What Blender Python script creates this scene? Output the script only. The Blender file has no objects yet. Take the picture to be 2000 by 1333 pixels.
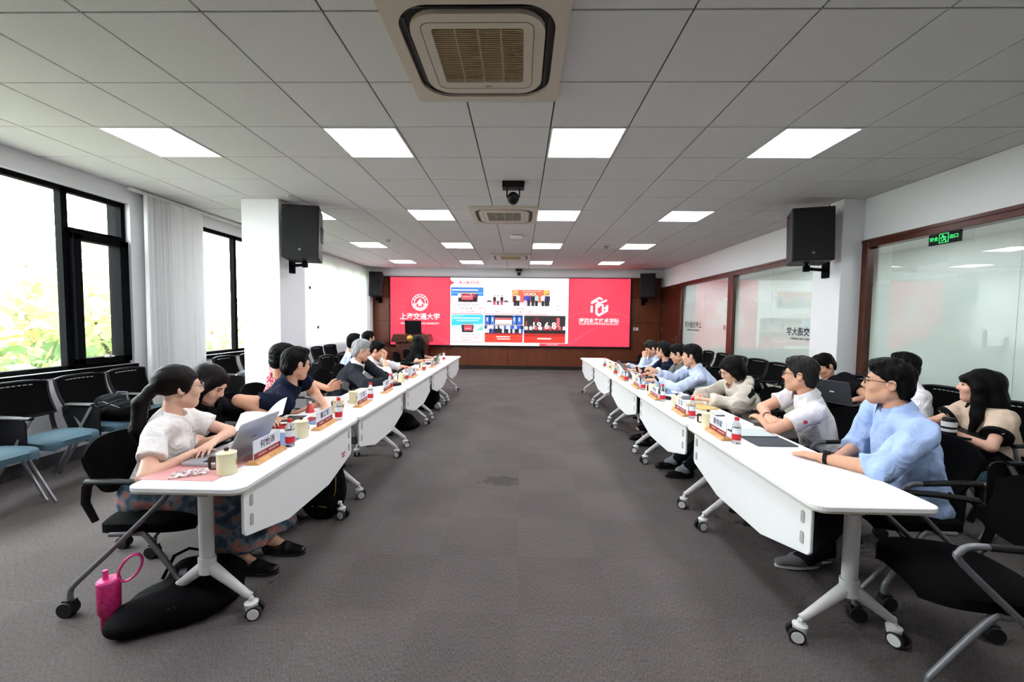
import bpy, bmesh, math, random, zlib
import numpy as np
from mathutils import Vector, Matrix
random.seed(7)
scene = bpy.context.scene
COL = scene.collection
PI = math.pi

# ------------------------------------------------------------------ camera
CEIL = 2.975
def make_camera():
    F, PIT, YAW, ROLL = 802.97, 0.05105, 0.02023, 0.01019      # pixels (2000 wide), radians
    c, s, cp, sp = math.cos(YAW), math.sin(YAW), math.cos(PIT), math.sin(PIT)
    R = Vector((c, s, 0)); FH = Vector((-s, c, 0)); U = Vector((0, 0, 1))
    FW = FH * cp - U * sp; UP = FH * sp + U * cp
    cr, sr = math.cos(ROLL), math.sin(ROLL)
    right = R * cr + UP * sr; up = UP * cr - R * sr
    cam = bpy.data.cameras.new('camera'); o = bpy.data.objects.new('camera', cam); COL.objects.link(o)
    cam.sensor_width = 36.0; cam.sensor_fit = 'HORIZONTAL'; cam.lens = F / 2000 * 36.0
    cam.clip_start = 0.05; cam.clip_end = 300
    m = Matrix((right, up, -FW)).transposed().to_4x4(); m.translation = (0, 0, 1.48)
    o.matrix_world = m
    scene.camera = o
make_camera()

# ------------------------------------------------------------------ sky, sun, exposure
LAMP = 19.0         # ceiling panel radiance
SKY = 14.0
world = bpy.data.worlds.new('sky'); scene.world = world; world.use_nodes = True
bg = world.node_tree.nodes['Background']
bg.inputs['Color'].default_value = (0.93, 0.97, 1.0, 1); bg.inputs['Strength'].default_value = SKY
sun = bpy.data.lights.new('sun', 'SUN'); sun.energy = 8.0; sun.angle = 0.02; sun.color = (1.0, 0.95, 0.84)
so = bpy.data.objects.new('sun', sun); COL.objects.link(so); so.rotation_euler = (math.radians(-18), math.radians(38), 0)
vs = scene.view_settings
vs.view_transform = 'Standard'; vs.look = 'None'; vs.exposure = 0.42; vs.gamma = 1.0; vs.use_curve_mapping = False
try:
    scene.cycles.use_denoising = True
    scene.cycles.adaptive_threshold = 0.07; scene.cycles.adaptive_min_samples = 12
    scene.cycles.max_bounces = 8; scene.cycles.diffuse_bounces = 4; scene.cycles.glossy_bounces = 4
    scene.cycles.transmission_bounces = 6; scene.cycles.transparent_max_bounces = 12
    scene.cycles.sample_clamp_indirect = 6.0
    scene.cycles.caustics_reflective = False; scene.cycles.caustics_refractive = False
except Exception:
    pass

# ------------------------------------------------------------------ helpers: materials
def lin(c):
    if isinstance(c, str):
        c = tuple(int(c[i:i+2], 16) / 255 for i in (0, 2, 4))
    return tuple(x / 12.92 if x <= 0.04045 else ((x + 0.055) / 1.055) ** 2.4 for x in c)
MATS = {}
def mat(name, col, rough=0.6, metal=0.0, noise=None, bump=None, spec=0.5, folds=0.0, emit=None, coat=0.0, sheen=0.0, trans=0.0, ior=1.45, stretch=None):
    """col sRGB hex; noise=(scale, second hex, contrast); bump=(scale, strength); emit=(hex, strength)"""
    if name in MATS: return MATS[name]
    m = bpy.data.materials.new(name); m.use_nodes = True
    nt = m.node_tree; b = nt.nodes['Principled BSDF']
    b.inputs['Base Color'].default_value = (*lin(col), 1)
    b.inputs['Roughness'].default_value = rough; b.inputs['Metallic'].default_value = metal
    b.inputs['Specular IOR Level'].default_value = spec
    b.inputs['Coat Weight'].default_value = coat; b.inputs['Sheen Weight'].default_value = sheen
    b.inputs['Transmission Weight'].default_value = trans; b.inputs['IOR'].default_value = ior
    if noise or bump or folds:
        tc = nt.nodes.new('ShaderNodeTexCoord'); src = tc.outputs['Object']
        if stretch:
            mp = nt.nodes.new('ShaderNodeMapping'); mp.inputs['Scale'].default_value = stretch
            nt.links.new(src, mp.inputs['Vector']); src = mp.outputs['Vector']
    if noise:
        n = nt.nodes.new('ShaderNodeTexNoise'); n.inputs['Scale'].default_value = noise[0]; n.inputs['Detail'].default_value = 4
        nt.links.new(src, n.inputs['Vector'])
        r = nt.nodes.new('ShaderNodeValToRGB'); k = noise[2] if len(noise) > 2 else 0.2
        r.color_ramp.elements[0].position = 0.5 - k; r.color_ramp.elements[1].position = 0.5 + k
        r.color_ramp.elements[0].color = (*lin(col), 1); r.color_ramp.elements[1].color = (*lin(noise[1]), 1)
        nt.links.new(n.outputs['Fac'], r.inputs['Fac']); nt.links.new(r.outputs['Color'], b.inputs['Base Color'])
    if bump:
        n2 = nt.nodes.new('ShaderNodeTexNoise'); n2.inputs['Scale'].default_value = bump[0]; n2.inputs['Detail'].default_value = 3
        nt.links.new(src, n2.inputs['Vector'])
        bp = nt.nodes.new('ShaderNodeBump'); bp.inputs['Strength'].default_value = bump[1]; bp.inputs['Distance'].default_value = 0.01
        nt.links.new(n2.outputs['Fac'], bp.inputs['Height']); nt.links.new(bp.outputs['Normal'], b.inputs['Normal'])
    if folds:                                           # soft creases of worn cloth
        n3 = nt.nodes.new('ShaderNodeTexNoise'); n3.inputs['Scale'].default_value = 8; n3.inputs['Detail'].default_value = 3; n3.inputs['Distortion'].default_value = 1.6
        nt.links.new(src, n3.inputs['Vector'])
        b3 = nt.nodes.new('ShaderNodeBump'); b3.inputs['Strength'].default_value = folds; b3.inputs['Distance'].default_value = 0.05
        nt.links.new(n3.outputs['Fac'], b3.inputs['Height'])
        if bump: nt.links.new(b3.outputs['Normal'], bp.inputs['Normal'])
        else: nt.links.new(b3.outputs['Normal'], b.inputs['Normal'])
    if emit:
        b.inputs['Emission Color'].default_value = (*lin(emit[0]), 1); b.inputs['Emission Strength'].default_value = emit[1]
    MATS[name] = m
    return m
def glow(hexcol, strength=1.0):
    """a pixel area of a lit screen"""
    n = 'lit_%s_%g' % (hexcol, strength)
    if n in MATS: return MATS[n]
    m = bpy.data.materials.new(n); m.use_nodes = True; nt = m.node_tree; b = nt.nodes['Principled BSDF']
    b.inputs['Base Color'].default_value = (0.01, 0.01, 0.01, 1); b.inputs['Roughness'].default_value = 0.5
    b.inputs['Emission Color'].default_value = (*lin(hexcol), 1); b.inputs['Emission Strength'].default_value = strength
    if strength < 4:                                   # small lit areas: seen, not sampled as lamps
        try: m.cycles.emission_sampling = 'AUTO' if hexcol in ('ff3f5a', 'ffffff') and strength != .91 else 'NONE'
        except Exception: pass
    MATS[n] = m
    return m

# ------------------------------------------------------------------ helpers: meshes
class MB:
    """collects shapes, build() links them as ONE mesh object"""
    def __init__(s): s.v = []; s.f = []; s.m = []; s.cur = 0
    def add(s, vs_, fs):
        o = len(s.v); s.v += [tuple(p) for p in vs_]
        for f in fs: s.f.append(tuple(i + o for i in f)); s.m.append(s.cur)
        return s
    def box(s, c, d, rot=None):
        hx, hy, hz = d[0] / 2, d[1] / 2, d[2] / 2
        p = [Vector((x, y, z)) for x in (-hx, hx) for y in (-hy, hy) for z in (-hz, hz)]
        if rot is not None: p = [rot @ q for q in p]
        c = Vector(c)
        return s.add([q + c for q in p], [(0, 1, 3, 2), (4, 6, 7, 5), (0, 4, 5, 1), (2, 3, 7, 6), (0, 2, 6, 4), (1, 5, 7, 3)])
    def bx(s, x0, x1, y0, y1, z0, z1):
        return s.box(((x0 + x1) / 2, (y0 + y1) / 2, (z0 + z1) / 2), (x1 - x0, y1 - y0, z1 - z0))
    def prism(s, poly, axis, a, b):
        """extrude a 2D outline along axis from a to b ('x': outline is (y,z), 'y': (x,z), 'z': (x,y))"""
        n = len(poly)
        def P(p, t): return (t, p[0], p[1]) if axis == 'x' else ((p[0], t, p[1]) if axis == 'y' else (p[0], p[1], t))
        vs_ = [P(p, a) for p in poly] + [P(p, b) for p in poly]
        fs = [tuple(range(n)), tuple(range(2 * n - 1, n - 1, -1))]
        for i in range(n):
            j = (i + 1) % n; fs.append((i, i + n, j + n, j))
        return s.add(vs_, fs)
    def tube(s, path, r, n=8, cap=True, flat=None):
        """sweep a circle (or ellipse: flat=(direction, factor)) along a path, r a number or a list"""
        path = [Vector(p) for p in path]; m = len(path)
        rr = r if isinstance(r, (list, tuple)) else [r] * m
        vs_ = []; up = None
        for i, p in enumerate(path):
            t = (path[min(i + 1, m - 1)] - path[max(i - 1, 0)]).normalized()
            if up is None:
                up = Vector((0, 0, 1)) if abs(t.z) < 0.9 else Vector((1, 0, 0))
            a = t.cross(up)
            if a.length < 1e-5: a = t.orthogonal()
            a.normalize(); b = a.cross(t).normalized(); up = b
            for k in range(n):
                th = 2 * PI * k / n
                o = a * math.cos(th) * rr[i] + b * math.sin(th) * rr[i]
                if flat is not None:
                    fd = Vector(flat[0]).normalized(); o -= fd * o.dot(fd) * (1 - flat[1])
                vs_.append(p + o)
        fs = []
        for i in range(m - 1):
            for k in range(n):
                k2 = (k + 1) % n
                fs.append((i * n + k, i * n + k2, (i + 1) * n + k2, (i + 1) * n + k))
        if cap:
            fs.append(tuple(range(n - 1, -1, -1))); fs.append(tuple((m - 1) * n + k for k in range(n)))
        return s.add(vs_, fs)
    def cyl(s, a, b, r, n=16): return s.tube([a, b], r, n)
    def lathe(s, prof, c=(0, 0, 0), n=24, axis='z'):
        """prof: [(r, h)] closed at both ends when r is 0"""
        c = Vector(c); vs_ = []; m = len(prof)
        for r, h in prof:
            for k in range(n):
                th = 2 * PI * k / n; x, y = r * math.cos(th), r * math.sin(th)
                q = (x, y, h) if axis == 'z' else ((h, x, y) if axis == 'x' else (y, h, x))
                vs_.append(c + Vector(q))
        fs = [(i * n + k, i * n + (k + 1) % n, (i + 1) * n + (k + 1) % n, (i + 1) * n + k) for i in range(m - 1) for k in range(n)]
        if prof[0][0] > 1e-6: fs.append(tuple(range(n - 1, -1, -1)))
        if prof[-1][0] > 1e-6: fs.append(tuple((m - 1) * n + k for k in range(n)))
        return s.add(vs_, fs)
    def ball(s, c, r, n=12, m=8, rot=None):
        rx, ry, rz = (r, r, r) if not isinstance(r, (tuple, list)) else r
        c = Vector(c); vs_ = []
        for i in range(m + 1):
            ph = PI * i / m
            for k in range(n):
                th = 2 * PI * k / n
                q = Vector((rx * math.sin(ph) * math.cos(th), ry * math.sin(ph) * math.sin(th), -rz * math.cos(ph)))
                vs_.append(c + (rot @ q if rot is not None else q))
        fs = [(i * n + k, i * n + (k + 1) % n, (i + 1) * n + (k + 1) % n, (i + 1) * n + k) for i in range(m) for k in range(n)]
        return s.add(vs_, fs)
    def grid(s, fn, nu, nv, thick=None):
        """surface fn(u,v) u,v in 0..1; thick: offset vector function or vector making it a closed slab"""
        P = [[Vector(fn(i / nu, j / nv)) for j in range(nv + 1)] for i in range(nu + 1)]
        w = nv + 1
        vs_ = [P[i][j] for i in range(nu + 1) for j in range(nv + 1)]
        fs = [(i * w + j, (i + 1) * w + j, (i + 1) * w + j + 1, i * w + j + 1) for i in range(nu) for j in range(nv)]
        if thick is not None:
            t = Vector(thick); N = len(vs_)
            vs_ += [p + t for p in vs_]
            fs += [tuple(x + N for x in reversed(f)) for f in list(fs)]
            rim = [(i, 0) for i in range(nu)] + [(nu, j) for j in range(nv)] + [(i, nv) for i in range(nu, 0, -1)] + [(0, j) for j in range(nv, 0, -1)]
            ids = [i * w + j for i, j in rim]
            for a, b in zip(ids, ids[1:] + ids[:1]): fs.append((a, a + N, b + N, b))
        return s.add(vs_, fs)
    def mesh(s, name, mats, smooth=False, bevel=0.0, seg=2, weld=False):
        me = bpy.data.meshes.new(name); me.from_pydata([tuple(v) for v in s.v], [], s.f)
        mats = mats if isinstance(mats, (list, tuple)) else [mats]
        for m in mats: me.materials.append(m)
        if len(mats) > 1: me.polygons.foreach_set('material_index', s.m)
        bm = bmesh.new(); bm.from_mesh(me)
        if weld: bmesh.ops.remove_doubles(bm, verts=bm.verts, dist=1e-5)
        bmesh.ops.recalc_face_normals(bm, faces=bm.faces)
        if bevel > 0:
            es = [e for e in bm.edges if len(e.link_faces) == 2 and e.calc_face_angle(0) > 0.5]
            bmesh.ops.bevel(bm, geom=es, offset=bevel, segments=seg, profile=0.5, affect='EDGES', clamp_overlap=True)
        bm.to_mesh(me); bm.free()
        if smooth:
            me.polygons.foreach_set('use_smooth', [True] * len(me.polygons))
            try: me.set_sharp_from_angle(angle=math.radians(smooth if smooth is not True else 40))
            except Exception: pass
        me.update()
        return me
    def build(s, name, mats, parent=None, smooth=False, bevel=0.0, seg=2, loc=None, rotz=0.0, weld=False):
        return link(name, s.mesh(name, mats, smooth, bevel, seg, weld), parent, loc, rotz)
def link(name, data, parent=None, loc=None, rotz=0.0):
    o = bpy.data.objects.new(name, data); COL.objects.link(o)
    if parent is not None: o.parent = parent
    if loc is not None: o.location = loc
    if rotz: o.rotation_euler = (0, 0, rotz)
    return o
def tag(o, label=None, cat=None, group=None, kind=None):
    if label: o['label'] = label
    if cat: o['category'] = cat
    if group: o['group'] = group
    if kind: o['kind'] = kind
    return o
def empty(name, label=None, cat=None, loc=(0, 0, 0), rotz=0.0, group=None, kind=None):
    o = link(name, None, None, loc, rotz); o.empty_display_size = 0.05
    return tag(o, label, cat, group, kind)
def kids(o): return [c for c in COL.objects if c.parent == o]
KIDS = {}
def crv(pts, n=5):
    """smooth curve through the points"""
    P = [Vector(p) for p in pts]; out = []
    for i in range(len(P) - 1):
        a, b, c, d = P[max(i - 1, 0)], P[i], P[i + 1], P[min(i + 2, len(P) - 1)]
        for k in range(n):
            t = k / n; out.append(.5 * ((2 * b) + (c - a) * t + (2 * a - 5 * b + 4 * c - d) * t * t + (3 * b - a - 3 * c + d) * t ** 3))
    return out + [P[-1]]
def dup(root, loc, rotz=0.0, label=None, group=None, parent=None):
    """copy of a thing with copies of its parts and sub-parts"""
    if root not in KIDS:
        KIDS[root] = [(c, list(c.children)) for c in root.children]
    r = root.copy(); COL.objects.link(r); r.location = loc; r.rotation_euler = (0, 0, rotz)
    if label: r['label'] = label
    if group: r['group'] = group
    for c, gs in KIDS[root]:
        k = c.copy(); COL.objects.link(k); k.parent = r
        for g in gs:
            q = g.copy(); COL.objects.link(q); q.parent = k
    return r
def rrect(x0, x1, y0, y1, r, n=5):
    """rounded rectangle outline, r one radius or four (from x0y0 counter-clockwise)"""
    rs = r if isinstance(r, (list, tuple)) else [r] * 4
    cs = [(x0 + rs[0], y0 + rs[0], PI, rs[0]), (x1 - rs[1], y0 + rs[1], 1.5 * PI, rs[1]), (x1 - rs[2], y1 - rs[2], 0, rs[2]), (x0 + rs[3], y1 - rs[3], 0.5 * PI, rs[3])]
    return [(cx + q * math.cos(a + PI / 2 * k / n), cy + q * math.sin(a + PI / 2 * k / n)) for cx, cy, a, q in cs for k in range(n + 1)]
def text_mesh(txt, size, material, name='lettering', depth=0.0004, align='CENTER', bold=0.0, xs=1.0):
    """letters as a flat mesh in the local XZ plane facing -Y"""
    cu = bpy.data.curves.new(name, 'FONT'); cu.body = txt; cu.size = size; cu.align_x = align; cu.align_y = 'CENTER'
    cu.extrude = depth; cu.offset = bold; cu.resolution_u = 2
    o = bpy.data.objects.new(name, cu)
    me = bpy.data.meshes.new_from_object(o)
    bpy.data.objects.remove(o); bpy.data.curves.remove(cu)
    me.transform(Matrix.Scale(xs, 4, (1, 0, 0)))
    me.transform(Matrix.Rotation(PI / 2, 4, 'X'))
    me.materials.clear(); me.materials.append(material); me.name = name
    return me

# ------------------------------------------------------------------ shared materials
M = {}
M['wall'] = mat('wall_paint', 'e4e4e6', 0.8, bump=(120, 0.03))
M['black'] = mat('black_plastic', '0d0d0f', 0.5, spec=.25)
M['black_metal'] = mat('black_aluminium', '0c0d0f', 0.65, spec=0.04)
M['white_metal'] = mat('white_powder_coat', 'dcdcdb', 0.35)
M['white_top'] = mat('white_laminate', 'f4f4f3', 0.35, spec=0.4)
M['edge'] = mat('beige_edge_band', 'c9bfae', 0.5)
M['silver'] = mat('silver_tube', '9a9ba0', 0.35, metal=0.75)
M['greytube'] = mat('grey_painted_tube', '77787c', 0.4, metal=0.4)
M['paper'] = mat('white_paper', 'f2f1ee', 0.8)
M['steel'] = mat('brushed_steel', 'a8a9ab', 0.3, metal=0.9)
# ================================================================== the room
XL, XR, YB, YF = -4.58, 4.13, 12.30, -2.6       # left wall, right wall, screen wall, wall behind the camera
GX, GY, T = -3.384, 3.265, 0.6                  # ceiling grid origin and tile

# ---- carpet
def carpet():
    m = bpy.data.materials.new('carpet_tiles'); m.use_nodes = True; nt = m.node_tree; b = nt.nodes['Principled BSDF']
    N = nt.nodes.new; L = nt.links.new
    tc = N('ShaderNodeTexCoord')
    mp = N('ShaderNodeMapping'); mp.inputs['Scale'].default_value = (1, 1, 1); L(tc.outputs['Object'], mp.inputs['Vector'])
    ch = N('ShaderNodeTexChecker'); ch.inputs['Scale'].default_value = 2.0
    ch.inputs['Color1'].default_value = (*lin('5e5857'), 1); ch.inputs['Color2'].default_value = (*lin('5b5554'), 1); L(mp.outputs[0], ch.inputs['Vector'])
    n1 = N('ShaderNodeTexNoise'); n1.inputs['Scale'].default_value = 260; n1.inputs['Detail'].default_value = 2
    st = N('ShaderNodeMapping'); st.inputs['Scale'].default_value = (1, 0.25, 1); L(tc.outputs['Object'], st.inputs['Vector']); L(st.outputs[0], n1.inputs['Vector'])
    r1 = N('ShaderNodeValToRGB'); r1.color_ramp.elements[0].position = 0.3; r1.color_ramp.elements[1].position = 0.7
    r1.color_ramp.elements[0].color = (0.6, 0.6, 0.6, 1); r1.color_ramp.elements[1].color = (1.35, 1.35, 1.34, 1); L(n1.outputs['Fac'], r1.inputs['Fac'])
    mx = N('ShaderNodeMix'); mx.data_type = 'RGBA'; mx.blend_type = 'MULTIPLY'; mx.inputs['Factor'].default_value = 1
    L(ch.outputs['Color'], mx.inputs['A']); L(r1.outputs['Color'], mx.inputs['B'])
    # worn, slightly soiled patches
    n2 = N('ShaderNodeTexNoise'); n2.inputs['Scale'].default_value = 1.3; n2.inputs['Detail'].default_value = 5; L(tc.outputs['Object'], n2.inputs['Vector'])
    r2 = N('ShaderNodeValToRGB'); r2.color_ramp.elements[0].position = 0.35; r2.color_ramp.elements[1].position = 0.65
    r2.color_ramp.elements[0].color = (0.86, 0.86, 0.86, 1); r2.color_ramp.elements[1].color = (1.04, 1.03, 1.03, 1); L(n2.outputs['Fac'], r2.inputs['Fac'])
    m2 = N('ShaderNodeMix'); m2.data_type = 'RGBA'; m2.blend_type = 'MULTIPLY'; m2.inputs['Factor'].default_value = 1
    L(mx.outputs['Result'], m2.inputs['A']); L(r2.outputs['Color'], m2.inputs['B'])
    # the dark spill in the aisle
    sp = N('ShaderNodeMapping'); sp.inputs['Location'].default_value = (0.17 / 0.2, -3.72 / 0.14, 0); sp.inputs['Scale'].default_value = (1 / 0.2, 1 / 0.14, 0)
    L(tc.outputs['Object'], sp.inputs['Vector'])
    nz = N('ShaderNodeTexNoise'); nz.inputs['Scale'].default_value = 9; nz.inputs['Detail'].default_value = 3; L(tc.outputs['Object'], nz.inputs['Vector'])
    ad = N('ShaderNodeVectorMath'); ad.operation = 'MULTIPLY_ADD'; ad.inputs[1].default_value = (1.6, 1.6, 0); L(nz.outputs['Color'], ad.inputs[0]); L(sp.outputs[0], ad.inputs[2])
    of = N('ShaderNodeVectorMath'); of.operation = 'ADD'; of.inputs[1].default_value = (-0.8, -0.8, 0); L(ad.outputs[0], of.inputs[0])
    ln = N('ShaderNodeVectorMath'); ln.operation = 'LENGTH'; L(of.outputs[0], ln.inputs[0])
    r3 = N('ShaderNodeValToRGB'); r3.color_ramp.elements[0].position = 0.75; r3.color_ramp.elements[1].position = 0.95
    r3.color_ramp.elements[0].color = (0.68, 0.68, 0.68, 1); r3.color_ramp.elements[1].color = (1, 1, 1, 1); L(ln.outputs['Value'], r3.inputs['Fac'])
    m3 = N('ShaderNodeMix'); m3.data_type = 'RGBA'; m3.blend_type = 'MULTIPLY'; m3.inputs['Factor'].default_value = 1
    L(m2.outputs['Result'], m3.inputs['A']); L(r3.outputs['Color'], m3.inputs['B'])
    L(m3.outputs['Result'], b.inputs['Base Color'])
    b.inputs['Roughness'].default_value = 0.9; b.inputs['Specular IOR Level'].default_value = 0.2
    bp = N('ShaderNodeBump'); bp.inputs['Strength'].default_value = 0.35; bp.inputs['Distance'].default_value = 0.004
    L(n1.outputs['Fac'], bp.inputs['Height']); L(bp.outputs['Normal'], b.inputs['Normal'])
    return m
tag(MB().bx(XL - 0.25, XR + 0.1, YF, YB + 0.3, -0.12, 0).build('floor', carpet()), kind='structure')

# ---- ceiling: white mineral tiles with dark joints between them
M['tile'] = mat('ceiling_tile', 'd8d6d5', 0.9, noise=(90, 'cfcdcc', 0.25))
M['joint'] = mat('ceiling_joint', '4a4848', 0.8)
ceil = tag(MB().bx(XL - 0.25, XR + 0.1, YF, YB + 0.3, CEIL + 0.012, CEIL + 0.15).build('ceiling', M['joint']), kind='structure')
LIGHT_I, LIGHT_J = (0, 3, 6, 9), (-4, 0, 4, 8, 12)
def tile_mesh(w, d):
    return MB().bx(0.005, w - 0.005, 0.005, d - 0.005, 0, 0.014).mesh('ceiling_tile', M['tile'], bevel=0.002, seg=1)
tm = tile_mesh(T, T); tmh = tile_mesh(XR - (GX + 12 * T), T); tlast = tile_mesh(T, YB - (GY + 15 * T)); 
for j in range(-3, 16):
    for i in range(-2, 13):
        if i in LIGHT_I and j in LIGHT_J: continue
        me = tmh if i == 12 else tm
        if j == 15: continue
        o = link('ceiling_tile', me, ceil, (GX + i * T, GY + j * T, CEIL))
far = MB()
for j in range(-10, -3):                               # above and behind the camera
    for i in range(-2, 13):
        if i in LIGHT_I and j == -4: continue
        far.bx(GX + i * T + .005, min(GX + (i + 1) * T, XR) - .005, GY + j * T + .005, GY + (j + 1) * T - .005, CEIL, CEIL + .014)
tag(far.build('ceiling_tile_field', M['tile'], ceil), kind='stuff')

# ---- light panels (their own light)
lampmat = glow('f7f9ff', LAMP)
ORD = {0: 'nearest', 4: 'second', 8: 'third', 12: 'fourth'}
SIDE = {0: 'by the windows', 3: 'left of the aisle centre', 6: 'right of the aisle centre', 9: 'by the glass partition'}
fr = MB().bx(.004, .596, .004, .02, -.006, .012).bx(.004, .596, .58, .596, -.006, .012).bx(.004, .02, .02, .58, -.006, .012).bx(.58, .596, .02, .58, -.006, .012).mesh('frame', M['white_metal'])
df = MB().bx(.02, .58, .02, .58, -.002, .008).mesh('diffuser', lampmat)
for j in LIGHT_J:
    for i in LIGHT_I:
        lab = 'square white LED ceiling panel %s, %s row from the front' % (SIDE[i], ORD[j]) if j in ORD else 'square white LED ceiling panel overhead %s, out of the picture' % SIDE[i]
        e = empty('ceiling_light', lab, 'ceiling light', (GX + i * T, GY + j * T, CEIL), group='LED panels in the ceiling')
        link('frame', fr, e); link('diffuser', df, e)

# ---- walls
W = M['wall']
wl = MB()
WINS = [(1.2, 4.78), (5.83, 7.55), (8.45, 12.05)]; SILL, HEAD = 0.92, 2.79
y = YF
for a, b in WINS:
    wl.bx(XL - 0.22, XL, y, a, 0, CEIL); wl.bx(XL - 0.22, XL, a, b, 0, SILL); wl.bx(XL - 0.22, XL, a, b, HEAD, CEIL); y = b
wl.bx(XL - 0.22, XL, y, YB, 0, CEIL)
tag(wl.build('wall_left', W), kind='structure')
tag(MB().bx(XL - .22, XR + .1, YF - .15, YF, 0, CEIL).build('wall_rear', W), kind='structure')
tag(MB().bx(XL, XL + .012, YF, YB, 0, .12).build('baseboard_left', mat('grey_baseboard', '55555a', .6)), kind='structure')
# facade bricks outside, a pier at the end of the near window
M['brick'] = mat('brick_red', '7d4138', 0.85, noise=(8, '93574a', .2), bump=(60, .2))
pier = MB()
for k in range(28):
    z = 0.72 + k * 0.075; off = 0.05 if k % 2 else 0
    for q in range(2):
        pier.bx(XL - .52 + q * .14 - off * .4, XL - .39 + q * .14 - off * .4, 5.06, 5.30, z, z + .067)
tag(pier.build('brick_pier', [M['brick']]), 'red brick pier outside the near window', 'brick pier')
# columns
colL = tag(MB().bx(-3.54, -3.06, 5.19, 5.80, 0, CEIL).build('column', W, bevel=.006), 'free-standing square white column beside the window side chairs', 'column', kind='structure')
colR = tag(MB().bx(3.87, XR, 5.10, 5.58, 0, CEIL).build('column', W, bevel=.006), 'square white column built against the glass partition', 'column', kind='structure')

# ---- windows of the left wall
BA = M['black_metal']
M['glass'] = bpy.data.materials.new('window_glass')
def thin_glass(m, tint=(0.95, 0.98, 0.97), refl=1.0, ior=1.5):
    m.use_nodes = True; nt = m.node_tree
    for n in list(nt.nodes):
        if n.type != 'OUTPUT_MATERIAL': nt.nodes.remove(n)
    out = [n for n in nt.nodes if n.type == 'OUTPUT_MATERIAL'][0]
    t = nt.nodes.new('ShaderNodeBsdfTransparent'); t.inputs[0].default_value = (*tint, 1)
    g = nt.nodes.new('ShaderNodeBsdfGlossy'); g.inputs['Roughness'].default_value = 0.01; g.inputs['Color'].default_value = (refl, refl, refl, 1)
    f = nt.nodes.new('ShaderNodeFresnel'); f.inputs['IOR'].default_value = ior
    x = nt.nodes.new('ShaderNodeMixShader'); nt.links.new(t.outputs[0], x.inputs[1]); nt.links.new(g.outputs[0], x.inputs[2])
    ge = nt.nodes.new('ShaderNodeNewGeometry'); iv = nt.nodes.new('ShaderNodeMath'); iv.operation = 'SUBTRACT'; iv.inputs[0].default_value = 1.0
    ml = nt.nodes.new('ShaderNodeMath'); ml.operation = 'MULTIPLY'       # only the outer face of the slab mirrors
    nt.links.new(ge.outputs['Backfacing'], iv.inputs[1]); nt.links.new(iv.outputs[0], ml.inputs[0]); nt.links.new(f.outputs[0], ml.inputs[1]); nt.links.new(ml.outputs[0], x.inputs[0])
    nt.links.new(x.outputs[0], out.inputs['Surface'])
    return m, nt, x, out
thin_glass(M['glass'])
def bar_y(mb, y0, y1, z0, z1, x0=XL - .13, x1=XL - .06): mb.bx(x0, x1, y0, y1, z0, z1)
def window(n, a, b, posts, sash=None):
    fr_ = MB()
    bar_y(fr_, a, b, HEAD - .05, HEAD); bar_y(fr_, a, b, SILL, SILL + .045)
    bar_y(fr_, a, a + .05, SILL, HEAD, XL - .225); bar_y(fr_, b - .05, b, SILL, HEAD, XL - .225)
    for p in posts: bar_y(fr_, p - .03, p + .03, SILL, HEAD)
    w = tag(fr_.build('window_%d' % n, BA), kind='structure')
    edges = [a] + list(posts) + [b]
    for p, q in zip(edges, edges[1:]):
        z1 = HEAD - .05
        if sash and abs(p - sash[0]) < .05:
            MB().bx(XL - .10, XL - .094, p + .03, q - .03, sash[2] + .03, z1).build('pane', M['glass'], w)
            bm_ = MB(); bar_y(bm_, p, q, sash[2] - .03, sash[2] + .03); bm_.build('transom', BA, w)
            s_ = MB()
            for (y0, y1, z0, z1_) in ((p + .03, q - .02, SILL + .04, SILL + .11), (p + .03, q - .02, sash[2] - .09, sash[2] - .02), (p + .03, p + .11, SILL + .04, sash[2] - .02), (q - .12, q - .02, SILL + .04, sash[2] - .02)):
                s_.bx(XL - .14, XL - .01, y0, y1, z0, z1_)
            so_ = s_.build('sash_frame', BA, w, bevel=.006)
            MB().bx(XL - .09, XL - .084, p + .10, q - .11, SILL + .1, sash[2] - .08).build('pane', M['glass'], so_)
            MB().bx(XL - .02, XL + .03, (p + q) / 2 - .01, (p + q) / 2 + .01, SILL + .1, SILL + .13).bx(XL + .015, XL + .03, (p + q) / 2 - .05, (p + q) / 2 + .05, SILL + .105, SILL + .12).build('window_handle', M['steel'], so_)
        else:
            MB().bx(XL - .10, XL - .094, p + .03, q - .03, SILL + .045, z1).build('pane', M['glass'], w)
    MB().bx(XL - .06, XL + .03, a - .02, b + .02, SILL - .05, SILL).build('window_sill', BA, w, bevel=.004)
window(1, *WINS[0], (2.4, 4.135,), sash=(4.135, 4.78, 2.36))
window(2, *WINS[1], (6.63,))
window(3, *WINS[2], (9.3, 10.2, 11.1))

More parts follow.
